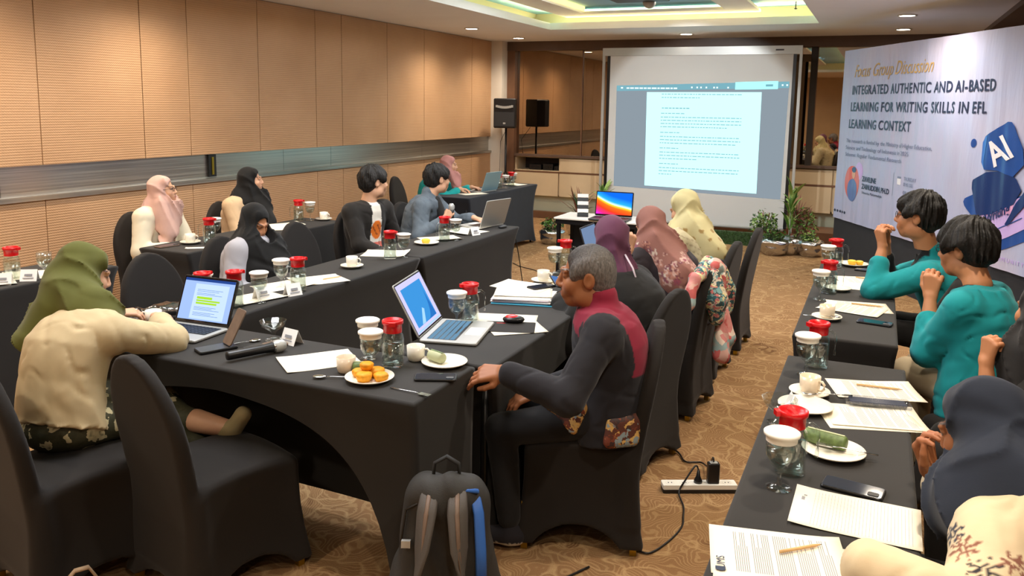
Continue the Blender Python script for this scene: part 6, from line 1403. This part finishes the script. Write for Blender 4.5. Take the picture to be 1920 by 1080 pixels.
# 8 person in the maroon and black jacket
def p8(P, col, K):
    x = (P-K['neck'])@K['ls']; y = (P-K['neck'])@K['fs']; z = P[:, 2]-K['neck'][2]; e = .006*np.sin(40*z)
    back = (y < .052) & (z > -.235) & (np.abs(x) < .150+e); front = (y >= .052) & (z > -.05-.35*np.abs(x)) & (np.abs(x) < .12)
    col[back | front] = C3('8a1f38'); top = (z > -.062) & (np.abs(x) < .158) & (y < .07); col[top] = C3('8a1f38')
    zip_ = (np.abs(x) < .012) & (y > .03); col[zip_] = C3('1c1a1c')
def batik8(K): return [(K['pel']+K['f']*(.09+.03*k)+K['l']*(.155-.012*k)+K['up']*(.055-.004*k), K['pel']+K['f']*(.12+.025*k)+K['l']*(.172-.012*k)+K['up']*(-.03+.022*k), .026, .020, .02) for k in range(5)]+[(K['pel']-K['f']*(.03+.03*k)+K['l']*(.172-.012*k)+K['up']*.01, K['pel']-K['f']*(.02+.03*k)+K['l']*(.185-.012*k)-K['up']*.065, .028, .026, .02) for k in range(4)]
seated('person in maroon and black jacket sitting sideways at the right table', (-.94, 3.06), 198, dict(lean=3, torso=.42, side=2, head=(-1.025, 3.03, 1.085), hh=(200, 3, 0), skin='brown', s=1.04, hs=.98, hres=.003, handres=.0036, topres=.0075, topcol='242328', topname='jacket', toppaint=p8, collar=True, loose=.014, fold=.007, lid=1, mustache=True, brow='4a3a30',
    hair=dict(col='352e2a', grey='6e6965', th=-.003, amp=.0012, fq=36, seed=4, line=.098, side=True), legcol='1b1a1b', thick=1.0,
    extras=[sdf_part('shirt_tail', batik8, 'batik_brown', lambda K: K['pel']-.3, lambda K: K['pel']+.3, .009), sdf_part('shirt_collar', lambda K: [(K['neck']+K['up']*.02, K['neck']+K['up']*.045+K['fs']*.01, .062, .060)], 'ceramic_white', lambda K: K['neck']-.15, lambda K: K['neck']+.2, .008)],
    hands=dict(L=dict(w=(-1.215, 2.69, .765), d=V3(-.93, -.25, -.12), n=V3(.05, -.55, .8), curl=(.35, .5, .55, .6), thumb=.35, bare=.10, pole=V3(.5, -.5, -.8)), R=dict(w=(-1.175, 2.93, .615), d=V3(-.85, -.45, -.35), n=V3(-.2, -.2, 1), curl=.45, bare=.10, pole=V3(.3, .6, -.7))),
    legs=dict(L=dict(knee=V3(-1.29, 2.83, .475), ankle=V3(-1.235, 2.80, .10), shoe='232127', sole='d6d2c8'), R=dict(knee=V3(-1.36, 3.02, .49), ankle=V3(-1.30, 3.05, .10), shoe='232127', sole='d6d2c8'))))
# 9 purple headscarf
def ribbon9(root, K):
    b = K['base']; MB().tube([K['hp'](.04, -.10, -.085)-b, K['hp'](.055, -.16, -.16)-b, K['hp'](.075, -.17, -.25)-b], .006, 6, flat=.6).build('ribbon', M('lilac_paper'), root)
seated('person in plain purple headscarf and black dress, back turned, beyond the maroon-jacketed person', (-1.06, 3.86), 160, dict(fem=True, lean=14, bow=.05, torso=.40, s=1.02, head=(-1.20, 3.92, 1.085), hh=(128, 14, 0), skin='tan', hijab='6d4058', topcol='1e1d1c', topname='dress', loose=.035, skirt=True, cape=.45, capew=.6, hijres=.007, hfold=.006, extras=[ribbon9],
    hands=dict(L=dict(w=(-1.42, 3.84, .78), hide=True), R=dict(w=(-1.40, 4.06, .78), d=V3(-.9, -.3, -.1), curl=.4))))
# 10 floral headscarf, raised fist with a watch
def h10(P, col, K):
    r = np.random.default_rng(5); C = P[r.integers(0, len(P), 420)]; pal = [C3(c) for c in ('d8c8b8', '9a5260', 'b8806e', 'c7a092', '84505c', 'd2b0a4', '7a4a4a')]
    fade = (P[:, 2] < K['neck'][2]+.03+.03*np.sin(P[:, 0]*20))
    for i, c in enumerate(C):
        d = P-c; q = np.linalg.norm(d, axis=1); a = np.arctan2(d[:, 2], d[:, 0]+d[:, 1]); R0 = r.uniform(.014, .036); m = (q < R0*(.72+.28*np.cos(5*a+i))) & fade; col[m] = pal[i % 7]; col[m & (q < R0*.3)] = pal[(i+3) % 7]
seated('person in floral mauve headscarf leaning over the table with raised fist and black watch', (-1.02, 4.66), 160, dict(fem=True, lean=22, bow=.05, torso=.42, s=1.02, head=(-1.20, 4.70, 1.045), hh=(140, 20, 0), skin='fair', hijab='99695e', hijpaint=h10, topcol='2a2226', topname='dress', loose=.035, skirt=True, cape=1.6, capew=1.25, hijres=.0085, hfold=.009,
    drape=[((-1.14, 4.66, .94), (-1.00, 4.58, .78), .14, .13), ((-1.00, 4.58, .78), (-.93, 4.56, .66), .12, .07)], extras=[watch('L', 'black_plastic', .12)],
    hands=dict(L=dict(w=(-1.245, 4.42, .955), d=V3(.12, -.05, 1), n=V3(.5, -.8, .1), curl=1.25, thumb=.9, bare=.75, fr=.036, pole=V3(-.3, -.5, -1)), R=dict(w=(-1.42, 4.78, .78), hide=True))))
# 11 cream headscarf
def p11(P, col, K):
    st = np.abs(np.sin(P[:, 2]*95+P[:, 0]*40)) < .28; col[st] = C3('a89878')
def h11(P, col, K):
    z = P[:, 2]-K['neck'][2]; q = (np.sin(P[:, 0]*58)*np.sin(P[:, 1]*52+2)*np.sin(P[:, 2]*60) > .55) & (z < .02); col[q] = C3('a88a54')
seated('person in cream embroidered headscarf and striped cream dress nearest the projection screen', (-1.02, 5.40), 172, dict(fem=True, lean=16, bow=.05, torso=.43, s=1.02, head=(-1.16, 5.42, 1.085), hh=(165, 26, 0), skin='fair', hijab='cfc391', hijpaint=h11, topcol='c9bd98', toppaint=p11, topname='dress', loose=.035, fold=.010, skirt=True, legcol='c4b892', cape=1.5, capew=1.2, hfold=.007,
    drape=[((-1.08, 5.36, .96), (-.95, 5.32, .82), .12, .11)], hands=dict(L=dict(w=(-1.40, 5.36, .78), hide=True), R=dict(w=(-1.40, 5.56, .78), hide=True))))
# 12 teal blazer, clasped hands
def blazer(P, col, K):
    x = (P-K['neck'])@K['ls']; y = (P-K['neck'])@K['fs']; z = P[:, 2]-K['neck'][2]; v = (y > .0) & (np.abs(x) < .052+.20*np.clip(z+.05, -.3, .1)) & (z > -.30); col[v] = C3('16181a')
    e = (y > .02) & (np.abs(np.abs(x)-(.058+.20*np.clip(z+.05, -.3, .1))) < .007) & (z > -.28); col[e] = C3('0a6a70')
seated('person in teal blazer and glasses resting elbows with clasped hands raised', (.44, 4.92), 172, dict(lean=20, torso=.43, head=(.215, 4.93, 1.185), hh=(166, 0, 0), skin='tan', topcol='128c92', toppaint=blazer, topname='teal_blazer', loose=.016, fold=.008, topres=.009, glasses=True, brow='1a1410', collar=True,
    hair=dict(col='171513', th=.016, fringe=True, line=.072, amp=.006, fq=14, seed=7), hands=dict(L=dict(w=(.055, 4.86, 1.015), d=V3(-.25, .10, 1), n=V3(-.75, -.55, 0), curl=(.75, .8, .85, .9), thumb=.4, bare=.40, fr=.036, pole=V3(.2, -.45, -1)), R=dict(w=(.07, 4.97, 1.02), d=V3(-.2, -.3, 1), n=V3(-.6, .75, 0), curl=.8, thumb=.5, bare=.40, fr=.036, pole=V3(.2, .4, -1)))))
# 13 teal blazer, hand at chin
def badge13(root, K):
    a = K['neck']+K['fs']*.165-K['up']*.17+K['ls']*.075-K['base']; MB().sphere(tuple(a), (.016, .016, .019), 10).build('badge', M('silver'), root)
seated('person in teal blazer and khaki trousers with a hand at the chin', (.47, 3.95), 120, dict(twist=34, lean=9, torso=.45, head=(.375, 4.07, 1.15), hh=(150, 6, 0), skin='tan', topcol='118e94', toppaint=blazer, topname='teal_blazer', loose=.018, fold=.008, topres=.0085, glasses=True, brow='1a1410', legcol='b0a084', hres=.0036,
    hair=dict(col='191715', th=.020, fringe=True, line=.058, amp=.005, fq=15, seed=9), extras=[badge13, watch('R', 'chrome'), sdf_part('black_shirt', lambda K: [(K['neck']+K['fs']*.055+K['up']*.0, K['neck']+K['fs']*.12-K['up']*.12, .05, .05)], 'black_cloth', lambda K: K['neck']-.3, lambda K: K['neck']+.3, .01)],
    hands=dict(L=dict(w=(.255, 4.04, .93), d=V3(.05, .05, 1), n=V3(-.3, -.95, 0), curl=(.7, .8, .85, .9), thumb=.3, bare=.45, fr=.036, pole=V3(-.3, .1, -1)), R=dict(w=(.37, 4.02, .69), d=V3(-.7, .5, -.2), n=V3(0, 0, 1), curl=.6, bare=.18, pole=V3(1, -.3, -.3))),
    legs=dict(L=dict(knee=V3(.19, 4.10, .56)), R=dict(knee=V3(.25, 4.24, .56)))))
# 14 right edge, fist
seated('person in black headscarf at the right edge raising a bare fist', (.66, 3.14), 170, dict(fem=True, lean=10, torso=.42, head=(.535, 3.15, 1.09), hh=(120, 0, 0), skin='tan', hijab='1d1c1d', topcol='191818', topname='dress', loose=.03, cape=1.4, capew=1.15, drape=[((.50, 3.10, .95), (.52, 3.02, .80), .10, .09)],
    hands=dict(L=dict(w=(.375, 3.06, .925), d=V3(.1, .05, 1), n=V3(-.7, -.6, 0), curl=1.25, thumb=.9, bare=.85, fr=.04, pole=V3(-.2, -.3, -1)), R=dict(w=(.30, 3.26, .70), hide=True))))
# 15 navy headscarf, embroidered dress
def p15(P, col, K):
    for (c, cc, r) in ((V3(.190, 1.90, .86), '2c3040', .032), (V3(.215, 1.82, .865), '8a5a48', .036), (V3(.242, 1.75, .86), '2c2a30', .034), (V3(.30, 1.80, .86), '8a5a48', .03)):
        c = P[np.argmin(np.linalg.norm(P-c, axis=1))]; d = P-c; x = d@unit(V3(1, -.4, 0)); y = d[:, 2]*.9+d@unit(V3(.4, 1, 0))*.6; rr = np.sqrt(x*x+y*y); a = np.arctan2(y, x)
        m = (rr < r*(.62+.38*np.cos(8*a))) & (np.linalg.norm(d, axis=1) < .07) & (rr > .004); m &= (np.sin(x*420)*np.sin(y*420) > -.55); col[m] = C3(cc)
seated('person in navy headscarf and cream embroidered dress in the right foreground', (.53, 2.07), 176, dict(fem=True, lean=34, bow=.05, torso=.43, s=1.05, armk=.80, head=(.275, 2.20, .985), hh=(150, 24, 0), skin='brown', hijab='232a38', topcol='dcc8a4', toppaint=p15, topname='embroidered_dress', loose=.026, fold=.008, topres=.007, skirt=True, legcol='2a2a2e', cape=1.0, capew=.95, hijres=.0075, hfold=.008,
    drape=[((.36, 2.12, .92), (.46, 2.02, .86), .11, .12), ((.34, 2.20, .90), (.40, 2.22, .74), .10, .10)],
    hands=dict(L=dict(w=(.045, 1.765, .80), d=V3(-.9, .2, 0), hide=True, pole=V3(.1, -.8, -.2), bare=.0), R=dict(w=(.185, 2.36, .80), d=V3(-.3, -.1, 1), n=V3(-.7, .5, .1), curl=.7, bare=.3, pole=V3(.2, .6, -.8)))))
